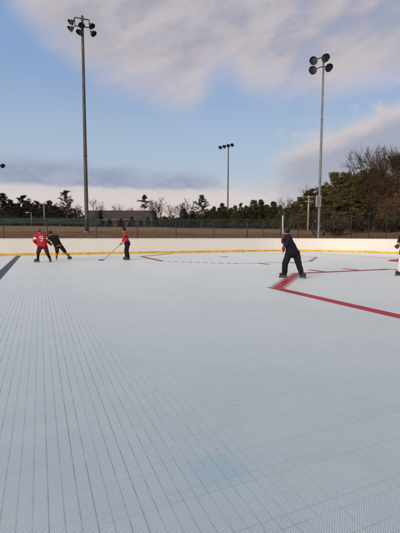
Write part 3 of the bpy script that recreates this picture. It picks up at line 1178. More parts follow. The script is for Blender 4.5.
for (px, tp, w) in ((156, 216, 1.6), (166, 217, 1.6), (176, 218, 1.5), (193, 211, 1.3)):
    tree('cedar', px, tp, 94, w, 'darkpine', 'low dark bushy conifer under the bare trees in the middle', 'low conifers under the bare trees')
MIDL = 'small green conifer in the close row behind the middle floodlight pole'
for (px, tp, w) in ((209, 211, 1.1), (214, 207, 1.0), (219, 208, 1.2), (225, 207.5, 1.1), (231, 208, 1.1), (235, 206, 1.0), (239, 210, 1.2), (246, 206, 1.1), (250, 207, 1.2),
                    (266, 205, 1.1), (280, 206, 1.2), (287, 208, 1.2)):
    tree('cedar', px, tp, trnd.uniform(84, 96), w, 'pine', MIDL, 'conifers in the middle row')
for (px, tp, w) in ((206, 212, 1.5), (212, 209, 1.4), (228, 209, 1.4), (233, 210, 1.5), (243, 209, 1.5), (249, 209, 1.5), (256, 207, 1.5), (263, 207, 1.5), (269, 208, 1.5), (276, 208, 1.5), (283, 209, 1.5), (291, 208, 1.5), (297, 206, 1.5)):
    tree('cedar', px, tp, trnd.uniform(98, 110), w, 'pine', MIDL, 'conifers in the middle row')
tree('cedar', 222, 203.5, 90, 0.95, 'pine', 'pointed conifer just left of the middle floodlight pole')
tree('gappy', 241.5, 203.5, 92, 0.9, 'darkpine', 'thin conifer with a small round tuft right of the middle floodlight pole')
tree('cedar', 253.5, 200.5, 90, 1.25, 'pine', 'broad conifer, left one of the two highest in the middle row')
tree('cedar', 260.5, 200.5, 92, 1.1, 'pine', 'slim conifer, right one of the two highest in the middle row')
tree('cedar', 273, 202, 90, 1.15, 'pine', 'conifer just left of the upright stick of the dark-clad player')
tree('bare', 281.5, 196, 84, 1.0, 'scrub', 'bare brownish tree behind the upright stick of the dark-clad player', None, 'palebark')
tree('bare', 289, 203, 80, 1.0, 'scrub', 'low bare tree left of the pale wooden utility pole', None, 'palebark')
RWL = 'warm green pine among the overlapping crowns of the right wood'
RW = 'pines of the right wood'
for (px, tp, Y, w) in ((293, 205, 84, 1.2), (299, 197.5, 80, 1.2), (311, 189, 80, 1.2), (318, 188, 84, 1.2), (324, 186, 76, 1.2), (340, 178, 76, 1.1), (352, 177, 74, 1.2),
                       (357, 180, 70, 1.3), (327, 196, 68, 1.4), (342, 194, 66, 1.5), (356, 195, 66, 1.5), (312, 203, 72, 1.5), (301, 208, 74, 1.5), (376, 172, 78, 1.2), (366, 182, 64, 1.4), (374, 184, 62, 1.3), (349, 190, 64, 1.5), (380, 196, 62, 1.4), (333, 190, 66, 1.4)):
    tree('pine', px, tp, Y, w, 'warmpine', RWL, RW)
tree('pine', 305, 193, 78, 1.2, 'pine', 'pine rising just behind the pale wooden utility pole')
tree('pine', 335, 172.5, 74, 1.15, 'warmpine', 'highest flat-topped pine right of the slender floodlight pole')
tree('pine', 347, 173, 73, 1.15, 'warmpine', 'high pine in the middle of the right wood, between two taller crowns')
tree('pine', 362, 171, 72, 1.2, 'warmpine', 'broad high pine at the left side of the russet oaks')
tree('pine', 370, 170.5, 76, 1.1, 'warmpine', 'narrow high pine partly behind the russet oaks')
tree('bare', 321.5, 182, 78, 0.8, 'scrub', 'thin bare tree close to the right of the slender floodlight pole', None, 'palebark')
tree('bare', 313.5, 184, 80, 0.8, 'scrub', 'thin bare tree close to the left of the slender floodlight pole', None, 'palebark')
for (px, tp, Y, w) in ((376, 160, 63, 0.8), (391, 146, 62, 0.8), (406, 138, 61, 0.9), (383, 176, 60, 0.8), (414, 156, 58, 0.9), (401, 166, 57, 0.9)):
    tree('bigbare', px, tp, Y, w, 'scrub', 'leafless brown tree woven into the russet oaks at the right edge', 'bare trees among the russet oaks', 'palebark')
for (px, tp, Y, w) in ((386, 184, 60, 0.9), (399, 174, 61, 0.95), (413, 166, 60, 1.1), (430, 162, 62, 1.2), (394, 197, 55, 1.1), (407, 188, 55, 1.1), (450, 160, 62, 1.2)):
    tree('oak', px, tp, Y, w, 'russet', 'russet oak keeping its dry leaves at the right edge of the wood', 'russet oaks', 'greybark')
tree('bigbare', 398, 127, 64, 1.0, 'scrub', 'tall spreading leafless tree above the russet oaks at the right edge', None, 'palebark')
tree('bigbare', 386, 144, 66, 0.9, 'scrub', 'smaller leafless tree at the left of the tall leafless one', None, 'palebark')
tree('bigbare', 424, 132, 64, 0.9, 'scrub', 'leafless tree outside the right edge of the photo', None, 'greybark')
for o in list(COL.objects):
    if o.name.startswith('crown') and o.parent and o.parent.name.startswith('bare_tree'):
        o.material_slots[0].material = o.parent.children[0].material_slots[0].material
for i in range(34):
    px = trnd.choice([trnd.uniform(322, 470), trnd.uniform(330, 420), trnd.uniform(-30, 80)])
    right = px > 200
    tree('shrub', px, trnd.uniform(214, 222), trnd.uniform(52, 60) if right else trnd.uniform(84, 92), 1.0, 'scrub' if right else 'darkpine',
         'brown scrubby shrub at the foot of the right wood' if right else 'dark scrubby shrub at the foot of the left wood',
         'shrubs below the right wood' if right else 'shrubs below the left wood')


# far wood reading as one mass behind everything
def far_wood():
    r = np.random.default_rng(77)
    mb = MB()
    px = -110.0
    while px < 520:
        if True:
            Y = 135 + r.random() * 14
            tp = 206 + 7 * r.random() if px < 300 else 200 + 8 * r.random()
            if 186 < px < 300: tp = 212 + 5 * r.random()
            if 78 < px < 186: tp = 216.5 + 4 * r.random()
            b = at(px, 235, Y); g = H(b.x, b.y); h = at(px, tp, Y).z - g
            for k in range(26):
                f = r.random() ** 1.5
                leaf_cloud(mb, (b.x + r.normal() * 1.8, Y + r.normal() * 1.5, g + h * f), 1.3, 20, 0.55, 0.8, r, 1.6)
        px += 3.2
    o = mb.build('distant_wood', M['darkpine'])
    tag(o, 'dark far-off wood closing the view behind the nearer trees', 'wood', kind='stuff')


far_wood()

# ------------------------------------------------------------------ people
CL = {}


def cloth(name, col, rough=0.85, var=0.18, bump=0.35):
    if name not in CL:
        CL[name] = simple(name, col, rough, var, 14.0, bump=bump, spec=0.25)
    return CL[name]


RED = cloth('red_jersey_cloth', (0.42, 0.018, 0.022))
DRED = cloth('dark_red_cloth', (0.060, 0.010, 0.012))
BLACK = cloth('black_cloth', (0.007, 0.007, 0.008))
NAVY = cloth('navy_cloth', (0.007, 0.007, 0.016))
WHITE = cloth('white_cloth', (0.72, 0.70, 0.68))
ORANGE = cloth('orange_cloth', (0.55, 0.10, 0.018))
PALE = cloth('pale_yellow_cloth', (0.50, 0.36, 0.16))
SKATE = simple('skate_boot', (0.016, 0.016, 0.018), 0.4, 0.2, 20.0)
WHEEL = simple('skate_wheel', (0.07, 0.07, 0.075), 0.4, 0.1, 20.0)
FRAME = simple('skate_frame', (0.05, 0.05, 0.055), 0.4, 0.1, 20.0, 0.3)
HELM_B = simple('black_helmet', (0.010, 0.010, 0.011), 0.5, 0.1, 10.0, spec=0.3)
HELM_N = simple('navy_helmet', (0.006, 0.007, 0.012), 0.5, 0.1, 10.0, spec=0.3)
GLOVE_B = simple('black_glove', (0.014, 0.013, 0.014), 0.7, 0.2, 20.0)
GLOVE_R = simple('dark_red_glove', (0.16, 0.015, 0.02), 0.7, 0.2, 20.0)
GLOVE_T = simple('tan_glove', (0.36, 0.22, 0.11), 0.7, 0.2, 20.0)
HAIR = simple('dark_hair', (0.02, 0.014, 0.010), 0.7, 0.2, 30.0)
EYE_W = simple('eye_white', (0.7, 0.7, 0.68), 0.3, 0.05)
STICK_DARK = simple('dark_stick_shaft', (0.045, 0.040, 0.038), 0.4, 0.2, 10.0)
STICK_WHITE = simple('white_stick_shaft', (0.74, 0.70, 0.66), 0.4, 0.06, 10.0)
TAPE = simple('black_stick_tape', (0.014, 0.014, 0.015), 0.8, 0.2, 30.0)
TAPE_W = simple('white_stick_tape', (0.22, 0.20, 0.19), 0.8, 0.1, 30.0)


def folds(me, amp=0.009, scale=7.0, seed=0.0):
    """creases and bagginess in a garment: real displacement along the normals"""
    from mathutils import noise
    ns = [v.normal.copy() for v in me.vertices]
    for v, n in zip(me.vertices, ns):
        p = Vector((v.co.x * scale + seed, v.co.y * scale, v.co.z * scale * 0.8))
        w = Vector((noise.noise(p * 0.6), noise.noise(p * 0.6 + Vector((9, 3, 1))), noise.noise(p * 0.6 + Vector((2, 8, 5))))) * 1.2
        r_ = 1.0 - abs(noise.noise(p * 1.3 + w)) * 2.2
        v.co += n * amp * (r_ * 0.9 + noise.noise(p * 0.5) * 1.3)
    me.update()
    return me


def vv(*a):
    return Vector(a)


def torso(mb, J, t0, t1, r_lo, r_hi, spread=0.0):
    """columns from the hips to the shoulders, fused by the remesh into one trunk"""
    hl, hr, sl, sr = J['hipL'], J['hipR'], J['shL'], J['shR']
    n = 5
    for f in (0.10, 0.30, 0.5, 0.70, 0.90):
        lo = hl.lerp(hr, 0.5 + (f - 0.5) * (1 + spread)); hi = sl.lerp(sr, 0.10 + 0.80 * f)
        a, b = lo.lerp(hi, t0), lo.lerp(hi, t1)
        mid = 1.0 - 0.20 * abs(f - 0.5) * 2
        if spread:      # a straight hem rather than a rounded one
            mb.tube([a, a.lerp(b, 0.5), b], [r_lo * mid, (r_lo + r_hi) / 2 * mid, r_hi * mid], 16)
            mb.capsule(a.lerp(b, 0.6), b, r_hi * mid, r_hi * mid)
        else:
            mb.capsule(a, b, r_lo * mid, r_hi * mid)


def glove_mesh(g, a, n, s=1.0, curl=1.0, voxel=0.0075):
    """hand closed round a grip at g (axis a), wrist on side n: palm, four fingers, thumb"""
    a = a.normalized()
    n = (n - a * n.dot(a)).normalized()
    t = a.cross(n)
    mb = MB()
    mb.capsule(g + n * 0.036 * s - a * 0.030 * s, g + n * 0.036 * s + a * 0.030 * s, 0.026 * s, 0.026 * s)
    mb.capsule(g + n * 0.050 * s - a * 0.012 * s, g + n * 0.085 * s, 0.030 * s, 0.032 * s)
    for i, (o, fl) in enumerate(((-0.036, 0.82), (-0.013, 1.0), (0.011, 1.06), (0.035, 0.94))):
        R = 0.034 * s
        pts = []
        for k in range(4):
            th = (20 + k * 62 * fl * curl) * math.pi / 180
            pts.append(g + a * o * s + (n * math.cos(th) + t * math.sin(th)) * R)
        for k in range(3):
            mb.capsule(pts[k], pts[k + 1], (0.0125 - 0.001 * k) * s, (0.0115 - 0.001 * k) * s, 10, 3)
    pts = []
    for k in range(3):
        th = -(25 + k * 50 * curl) * math.pi / 180
        pts.append(g + a * (0.050 - 0.004 * k) * s + (n * math.cos(th) + t * math.sin(th)) * 0.036 * s)
    mb.capsule(g + n * 0.055 * s + a * 0.022 * s, pts[0], 0.016 * s, 0.014 * s, 10, 3)
    for k in range(2):
        mb.capsule(pts[k], pts[k + 1], 0.0135 * s, 0.012 * s, 10, 3)
    return remeshed(mb, voxel, 1)


def face_frame(J):
    f = J['face'].normalized()
    up = (J['head'] - J['neck']).normalized()
    up = (up * 0.6 + Vector((0, 0, 1)) * 0.4).normalized()
    x = f.cross(up).normalized()
    up = x.cross(f).normalized()
    m = Matrix((x, f, up)).transposed()          # columns: right, forward, up
    return m


def head_parts(mb, J):
    m = face_frame(J)
    c = J['head']

    def P(x, y, z): return c + m @ Vector((x, y, z))
    mb.ellipsoid(P(0, -0.012, 0.025), (0.076, 0.094, 0.092), m)          # skull
    mb.ellipsoid(P(0, 0.022, -0.040), (0.058, 0.066, 0.078), m)          # face and jaw
    mb.capsule(P(-0.02, 0.062, -0.092), P(0.02, 0.062, -0.092), 0.020, 0.020)   # chin
    mb.capsule(P(0, 0.086, 0.008), P(0, 0.106, -0.030), 0.009, 0.014, 10, 3)    # nose
    mb.capsule(P(-0.035, 0.078, 0.022), P(0.035, 0.078, 0.022), 0.012, 0.012, 10, 3)  # brow
    mb.capsule(P(-0.020, 0.084, -0.060), P(0.020, 0.084, -0.060), 0.008, 0.008, 10, 3)  # lips
    for s in (-1, 1):
        mb.ellipsoid(P(0.078 * s, -0.005, -0.008), (0.012, 0.022, 0.034), m, 10, 8)


def helmet(J, mat, root, cage=True):
    m = face_frame(J)
    c = J['head'] + m @ Vector((0, -0.012, 0.030))
    n, h = 28, 18
    rr = (0.108, 0.132, 0.124)
    mb = MB()
    idx = {}
    for s_, k in ((1.0, 0), (0.90, 1)):
        for i in range(h + 1):
            t = max(0.03, math.pi * 0.80 * i / h)
            for j in range(n):
                q = 2 * math.pi * j / n
                p = Vector((rr[0] * math.sin(t) * math.cos(q), rr[1] * math.sin(t) * math.sin(q), rr[2] * math.cos(t))) * s_
                idx[(k, i, j)] = len(mb.v)
                mb.v.append(tuple(c + m @ p))

    def open_(i, j):
        t = math.pi * 0.80 * (i + 0.5) / h
        q = math.degrees(2 * math.pi * (j + 0.5) / n)
        front = abs((q - 90 + 180) % 360 - 180) < 62
        return front and t > math.pi * 0.42
    for i in range(h):
        for j in range(n):
            if open_(i, j): continue
            j2 = (j + 1) % n
            mb.f.append((idx[(0, i, j)], idx[(0, i + 1, j)], idx[(0, i + 1, j2)], idx[(0, i, j2)]))
            mb.f.append((idx[(1, i, j)], idx[(1, i, j2)], idx[(1, i + 1, j2)], idx[(1, i + 1, j)]))
            for (di, dj, e) in ((1, 0, ((i + 1, j), (i + 1, j2))), (-1, 0, ((i, j2), (i, j))), (0, 1, ((i, j2), (i + 1, j2))), (0, -1, ((i + 1, j), (i, j)))):
                ii, jj = i + di, (j + dj) % n
                if ii < 0: continue
                if ii >= h or open_(ii, jj):
                    a, b = e
                    mb.f.append((idx[(0, *a)], idx[(1, *a)], idx[(1, *b)], idx[(0, *b)]))
    # raised ridges of the shell
    for x in (-0.045, 0.0, 0.045):
        pts = []
        for k in range(9):
            t = rad(-70 + 140 * k / 8)
            y = rr[1] * math.sin(t) * 0.97
            zz = rr[2] * math.sqrt(max(0, 1 - (x / rr[0]) ** 2 - (y / rr[1]) ** 2))
            pts.append(c + m @ Vector((x, y, zz + 0.002)))
        mb.tube(pts, 0.009, 6)
    hm = mb.build('helmet', mat, root, True)
    if cage:
        cb = MB()
        for k in range(5):
            z = 0.0 - 0.033 * k
            pts = []
            for i in range(9):
                q = rad(25 + 130 * i / 8)
                pts.append(c + m @ Vector((0.098 * math.cos(q) * (1 - 0.06 * k), 0.135 * math.sin(q) * (1 - 0.03 * k), z - 0.01)))
            cb.tube(pts, 0.0035, 5)
        for q in (40, 65, 90, 115, 140):
            pts = [c + m @ Vector((0.098 * math.cos(rad(q)) * (1 - 0.06 * k), 0.135 * math.sin(rad(q)) * (1 - 0.03 * k), -0.01 - 0.033 * k)) for k in range(5)]
            cb.tube(pts, 0.003, 5)
        cb.build('face_cage', M['darksteel'], hm, True)
    return hm


def skate(foot_ank, toe_dir, root, boot=None, s=1.0):
    """inline skate: boot > frame, four wheels; wheels stand on z=0"""
    d = Vector((toe_dir[0], toe_dir[1], 0)).normalized()
    g = Vector((foot_ank.x, foot_ank.y, 0))
    mb = MB()
    hz = 0.115
    an = Vector((foot_ank.x, foot_ank.y, max(foot_ank.z, 0.22)))
    mb.capsule(an + Vector((0, 0, 0.07)), g - d * 0.03 + Vector((0, 0, hz + 0.035)), 0.058, 0.048)
    mb.capsule(g - d * 0.045 + Vector((0, 0, hz + 0.022)), g + d * 0.16 + Vector((0, 0, hz + 0.018)), 0.042, 0.040)
    mb.capsule(g + d * 0.05 + Vector((0, 0, hz + 0.05)), g + d * 0.14 + Vector((0, 0, hz + 0.02)), 0.040, 0.040)
    me = remeshed(mb, 0.011, 1)
    b = link('skate', me, boot or SKATE, root, True)
    fb = MB()
    side = Vector((0, 0, 1)).cross(d)
    rot = Matrix((d, side, Vector((0, 0, 1)))).transposed()
    fb.box(g + d * 0.055 + Vector((0, 0, 0.082)), (0.25, 0.030, 0.05), rot)
    fb.build('frame', FRAME, b)
    for k in range(4):
        c = g + d * (-0.062 + 0.078 * k) + Vector((0, 0, 0.039))
        wb = MB()
        wb.tube([c - side * 0.012, c - side * 0.006, c + side * 0.006, c + side * 0.012], [0.031, 0.039, 0.039, 0.031], 14)
        wb.build('wheel', WHEEL, b, True)


def stick(name, label, top, heel, blade_dir, shaft_mat, world, blade_mat=None, white=None):
    """hockey stick: shaft > grip_tape; blade > blade_tape"""
    top, heel = world @ top, world @ heel
    bd_ = (world.to_3x3() @ blade_dir).normalized()
    r = tag(empty(name, top), label, 'hockey stick')
    inv = -r.location
    mb = MB()
    mb.tube([top + inv, heel + inv], 0.0125, 8)
    sh = mb.build('shaft', shaft_mat, r, True)
    d = (heel - top).normalized()
    mb = MB(); mb.tube([top + inv, top + d * 0.12 + inv], 0.0175, 8); mb.build('grip_tape', TAPE, sh, True)
    if white:
        mb = MB(); mb.tube([top + d * white[0] + inv, top + d * white[1] + inv], 0.0145, 8); mb.build('white_section', STICK_WHITE, sh, True)
    nrm = d.cross(bd_).normalized()
    up = nrm.cross(bd_).normalized()
    mb = MB()
    n = 7
    prof = []
    for i in range(n):
        f = i / (n - 1)
        ctr = heel + bd_ * (0.30 * f) + nrm * (0.03 * f * f)
        hh = 0.032 * (1 - 0.35 * max(0, f - 0.75) / 0.25)
        for s1, s2 in ((-1, -1), (-1, 1), (1, 1), (1, -1)):
            prof.append(ctr + up * hh * s1 + nrm * 0.006 * s2 + inv)
    fs = []
    for i in range(n - 1):
        o, p = 4 * i, 4 * i + 4
        for j in range(4): fs.append((o + j, o + (j + 1) % 4, p + (j + 1) % 4, p + j))
    fs += [(3, 2, 1, 0), tuple(4 * (n - 1) + j for j in range(4))]
    mb.add(prof, fs)
    mb.build('blade', blade_mat or TAPE, r)
    return r


def person(px, py, label, J, wear, sc=1.0):
    """J: joints in a frame whose x runs to the right of the picture, y away, z up, origin on the floor"""
    p = ground(px, py)
    root = tag(empty('person', p, -math.atan2(p.x, p.y)), label, 'person', 'hockey players on the rink')
    for k in list(J):
        J[k] = Vector(J[k]) * (1.0 if k in ('face', 'toeL', 'toeR', 'gripAxL', 'gripAxR') else sc)
    # --- body, one continuous skin
    mb = MB()
    torso(mb, J, 0.0, 0.93, 0.098, 0.088)
    mb.capsule(J['shL'].lerp(J['shR'], 0.12), J['shL'].lerp(J['shR'], 0.88), 0.062, 0.062)
    nb = J['shL'].lerp(J['shR'], 0.5)
    mb.capsule(nb + Vector((0, 0, 0.0)), J['neck'].lerp(J['head'], 0.55), 0.066, 0.054)
    for s in 'LR':
        mb.capsule(J['hip' + s], J['knee' + s], 0.086, 0.056)
        kn = J['knee' + s]; an = J['ank' + s]
        mid = kn.lerp(an, 0.33)
        mb.capsule(kn, mid, 0.054, 0.054); mb.capsule(mid, an, 0.054, 0.036)
        td = Vector((J['toe' + s].x, J['toe' + s].y, 0)).normalized()
        gz = Vector((an.x, an.y, 0.145))
        mb.capsule(an, gz, 0.036, 0.034); mb.capsule(gz, gz + td * 0.13, 0.032, 0.026)
        mb.capsule(J['sh' + s], J['el' + s], 0.052, 0.041)
        mb.capsule(J['el' + s], J['el' + s].lerp(J['wr' + s], 0.3), 0.041, 0.040)
        mb.capsule(J['el' + s].lerp(J['wr' + s], 0.3), J['wr' + s], 0.040, 0.028)
        hd = (J['grip' + s] - J['wr' + s])
        mb.capsule(J['wr' + s], J['wr' + s] + hd * 0.45, 0.028, 0.026)
    head_parts(mb, J)
    link('body', remeshed(mb, 0.0115, 2), M['skin'], root, True)
    m = face_frame(J)
    for s in (-1, 1):
        e = MB(); e.ellipsoid(J['head'] + m @ Vector((0.031 * s, 0.083, -0.002)), (0.012, 0.008, 0.008), m, 10, 8)
        e.build('eye', EYE_W, root, True)
    hb = MB(); hb.ellipsoid(J['head'] + m @ Vector((0, -0.030, 0.012)), (0.082, 0.088, 0.088), m)
    hb.build('hair', HAIR, root, True)
    helmet(J, wear['helmet'], root, wear.get('cage', True))
    # --- jersey
    mb = MB()
    torso(mb, J, wear.get('hem_t', -0.17), 0.95, wear.get('hem_r', 0.152), 0.116, wear.get('spread', 0.5))
    mb.capsule(J['shL'].lerp(J['shR'], 0.02), J['shL'].lerp(J['shR'], 0.98), 0.088, 0.088)
    mb.capsule(nb, nb.lerp(J['neck'], 0.75), 0.098, 0.075)
    f = wear.get('sleeve', 0.9)
    for s in 'LR':
        mb.capsule(J['sh' + s], J['el' + s], 0.090, 0.072)
        mb.capsule(J['el' + s], J['el' + s].lerp(J['wr' + s], f), 0.072, 0.058)
        # cloth folds at the elbow and under the arm
        mid = J['sh' + s].lerp(J['el' + s], 0.62)
        mb.capsule(mid + vv(0, 0, -0.03), mid.lerp(J['el' + s], 0.5) + vv(0, 0, -0.035), 0.05, 0.04)
    jm = folds(remeshed(mb, 0.013, 3), 0.011, 7.0, px)
    jer = link('jersey', jm, wear['jersey'], root, True)
    if 'hem' in wear:
        mb = MB(); h0 = wear.get('hem_t', -0.17)
        a_ = wear.get('hem_r', 0.152)
        for f_ in (0.10, 0.30, 0.5, 0.70, 0.90):
            lo = J['hipL'].lerp(J['hipR'], 0.5 + (f_ - 0.5) * (1 + wear.get('spread', 0.5))); hi = J['shL'].lerp(J['shR'], 0.10 + 0.80 * f_)
            md = 1.0 - 0.20 * abs(f_ - 0.5) * 2
            mb.tube([lo.lerp(hi, h0 - 0.004), lo.lerp(hi, h0 + wear.get('hem_h', 0.14))], [(a_ + 0.022) * md, (a_ + 0.016) * md], 16)
        link('hem_band', folds(remeshed(mb, 0.013, 2), 0.008, 8.0, px + 2), wear['hem'], jer, True)
    if 'cuff' in wear:
        for s in 'LR':
            a, b = J['el' + s].lerp(J['wr' + s], f - 0.18), J['el' + s].lerp(J['wr' + s], f)
            mb = MB(); mb.tube([a, b], [0.072, 0.066], 16); mb.build('sleeve_band', wear['cuff'], jer, True)
    if 'yoke' in wear:
        for s in 'LR':
            a, b = J['sh' + s].lerp(J['el' + s], 0.35), J['sh' + s].lerp(J['el' + s], 0.66)
            mb = MB(); mb.tube([a, a.lerp(b, .5), b], [0.098, 0.096, 0.090], 16); mb.build('sleeve_stripe', wear['yoke'], jer, True)
    if 'number' in wear:
        bmj = bmesh.new(); bmj.from_mesh(jm)
        bv = BVHTree.FromBMesh(bmj)
        cen = nb.lerp(J['hipL'].lerp(J['hipR'], 0.5), 0.30)
        R_ = 0.070
        path = [(R_ * math.cos(rad(a)), 0.065 + R_ * 0.95 * math.sin(rad(a))) for a in range(0, 361, 20)]
        path += [(R_, 0.065 - 0.03 * k) for k in range(1, 4)]
        path += [(R_ * math.cos(rad(a)), -0.055 + R_ * math.sin(rad(a))) for a in range(-10, -161, -20)]
        pts = []
        for (a, b) in path:
            h_ = bv.ray_cast(Vector((cen.x + a, -1.0, cen.z + b)), Vector((0, 1, 0)))
            if h_[0] is not None: pts.append(h_[0] + Vector((0, -0.004, 0)))
        bmj.free()
        nm_ = MB(); nm_.tube(pts, 0.020, 8); nm_.build('number', WHITE, jer)
    # --- pants, socks, skates
    mb = MB()
    torso(mb, J, -0.08, 0.12, 0.128, 0.128)
    pl = wear.get('pants_len', 0.18)       # how far down the shin
    for s in 'LR':
        mb.capsule(J['hip' + s], J['knee' + s], 0.124, wear.get('knee_r', 0.098))
        mb.capsule(J['knee' + s], J['knee' + s].lerp(J['ank' + s], pl), wear.get('knee_r', 0.098), wear.get('cuff_r', 0.090))
    link('pants', folds(remeshed(mb, 0.013, 3), 0.010, 6.0, px + 5), wear['pants'], root, True)
    for s in 'LR':
        if pl < 0.8:
            mb = MB()
            k = J['knee' + s]; a = J['ank' + s]
            mb.capsule(k, k.lerp(a, 0.4), 0.078, 0.074); mb.capsule(k.lerp(a, 0.4), a, 0.074, 0.052)
            link('sock', remeshed(mb, 0.014, 2), wear['sock'], root, True)
        skate(J['ank' + s], J['toe' + s], root)
        me = glove_mesh(J['grip' + s], J['gripAx' + s], J['wr' + s] - J['grip' + s], 1.25, 1.0)
        gl = link('glove', me, wear['glove'], root, True)
        cb = MB(); hd = (J['wr' + s] - J['grip' + s]).normalized()
        q = J['grip' + s] + hd * 0.115
        if wear.get('gcuff', True):
            cb.tube([q - hd * 0.015, q + hd * 0.06], [0.050, 0.058], 14); cb.build('cuff', wear['glove'], gl, True)
    bpy.context.view_layer.update()
    return root, root.matrix_world.copy()


# player 1: red shirt, seen from behind
J = dict(hipL=(-.13, .02, .86), hipR=(.09, .02, .86), kneeL=(-.24, -.06, .50), kneeR=(.20, -.04, .49), ankL=(-.27, .04, .16), ankR=(.32, .02, .16),
         shL=(-.29, .02, 1.40), shR=(.11, .0, 1.40), neck=(-.13, .03, 1.50), head=(-.18, .06, 1.635), face=(-.35, .9, -.2),
         elL=(-.41, .10, 1.12), elR=(.19, .10, 1.12), wrL=(-.31, .30, 1.00), wrR=(.08, .32, 1.00), gripL=(-.25, .38, .96), gripR=(.03, .40, .97),
         gripAxL=(.3, .3, -.9), gripAxR=(.3, .3, -.9), toeL=(-.9, .2, 0), toeR=(.35, .9, 0))
person(43.6, 262.2, 'player seen from behind in a red jersey with a white number, leftmost on the rink', J,
       dict(helmet=simple('red_helmet', (0.16, 0.012, 0.014), 0.35, 0.1), jersey=RED, pants=DRED, sock=BLACK, glove=GLOVE_R, yoke=WHITE, number='9', cage=True, pants_len=0.05, hem_r=0.15, hem_t=-0.10, spread=0.4))
# player 2: black shirt, leaning into a stride
J = dict(hipL=(-.34, .02, .82), hipR=(-.14, .02, .84), kneeL=(-.30, -.08, .50), kneeR=(.08, -.02, .52), ankL=(-.34, .04, .16), ankR=(.33, .06, .16),
         shL=(-.68, .0, 1.28), shR=(-.30, .04, 1.36), neck=(-.57, .02, 1.42), head=(-.65, .05, 1.545), face=(-.55, .75, -.25),
         elL=(-.77, .12, 1.02), elR=(-.22, .18, 1.12), wrL=(-.66, .34, .92), wrR=(-.36, .36, 1.00), gripL=(-.62, .42, .88), gripR=(-.40, .45, .97),
         gripAxL=(-.3, .3, -.9), gripAxR=(-.3, .3, -.9), toeL=(-.2, .9, 0), toeR=(.75, .55, 0))
person(63, 259.6, 'player in a black jersey with an orange hem leaning left beside the red-shirted one', J,
       dict(helmet=HELM_B, jersey=BLACK, pants=BLACK, sock=ORANGE, glove=GLOVE_B, hem=ORANGE, cuff=PALE, yoke=PALE, pants_len=0.12, hem_r=0.145, hem_t=-0.06, hem_h=0.05, spread=0.35))
# player 3: red shirt, side view facing left, stick on the floor
J = dict(hipL=(-.02, -.10, .88), hipR=(-.02, .12, .88), kneeL=(-.05, -.12, .51), kneeR=(-.11, .14, .50), ankL=(.03, -.12, .16), ankR=(-.08, .16, .16),
         shL=(-.14, -.17, 1.46), shR=(-.14, .19, 1.46), neck=(-.17, .01, 1.56), head=(-.22, .0, 1.69), face=(-.95, -.15, -.15),
         elL=(-.06, -.24, 1.13), elR=(-.22, .22, 1.14), wrL=(-.24, -.17, .98), wrR=(-.32, .14, .98), gripL=(-.32, -.10, .95), gripR=(-.37, .06, .90),
         gripAxL=(-.75, -.15, -.55), gripAxR=(-.75, -.15, -.55), toeL=(-1, -.1, 0), toeR=(-1, .1, 0))
r3, W3 = person(128, 260.0, 'player in a red and dark jersey facing left with a stick blade on the floor', J,
                dict(helmet=HELM_B, jersey=RED, pants=BLACK, sock=BLACK, glove=GLOVE_T, hem=NAVY, cuff=PALE, yoke=DRED, pants_len=0.75, hem_r=0.150, hem_t=-0.10, hem_h=0.40, spread=0.25, knee_r=0.092, cuff_r=0.082), 1.03)
gA, gB = Vector((-.32, -.10, .95)) * 1.03, Vector((-.37, .06, .90)) * 1.03
stick('hockey_stick', 'dark hockey stick held low with its blade on the floor left of the red-shirted player', vv(-.20, -.04, 1.10), vv(-1.36, -.22, .035), vv(-1, .25, 0.0), STICK_DARK, W3)
# player 4: dark clothes, wide stance, stick held upright
J = dict(hipL=(-.13, -.09, .86), hipR=(.10, .08, .86), kneeL=(-.25, -.10, .49), kneeR=(.19, .05, .50), ankL=(-.26, -.02, .17), ankR=(.30, .03, .16),
         shL=(-.14, -.17, 1.38), shR=(-.20, .19, 1.40), neck=(-.20, .0, 1.47), head=(-.235, .0, 1.60), face=(-.95, .12, -.22),
         elL=(-.235, -.27, 1.15), elR=(-.34, .20, 1.24), wrL=(-.30, -.22, 1.03), wrR=(-.35, .02, 1.29), gripL=(-.325, -.135, .975), gripR=(-.350, -.075, 1.30),
         gripAxL=(-.05, .05, 1), gripAxR=(-.05, .05, 1), toeL=(-.85, -.35, 0), toeR=(.55, -.5, 0))
r4, W4 = person(292.3, 278.0, 'player all in dark navy and black, legs apart, holding a stick upright', J,
                dict(helmet=HELM_N, jersey=NAVY, pants=BLACK, sock=BLACK, glove=GLOVE_R, pants_len=0.88, sleeve=0.05, hem_r=0.140, hem_t=-0.03, spread=0.2, gcuff=True, knee_r=0.100, cuff_r=0.082))
stick('hockey_stick', 'hockey stick with a white upper shaft held upright by the dark-clad player', vv(-.318, -.145, .86), vv(-.375, -.06, 2.36), vv(-.12, .42, .90), STICK_DARK, W4, blade_mat=TAPE_W, white=(0.62, 1.27))
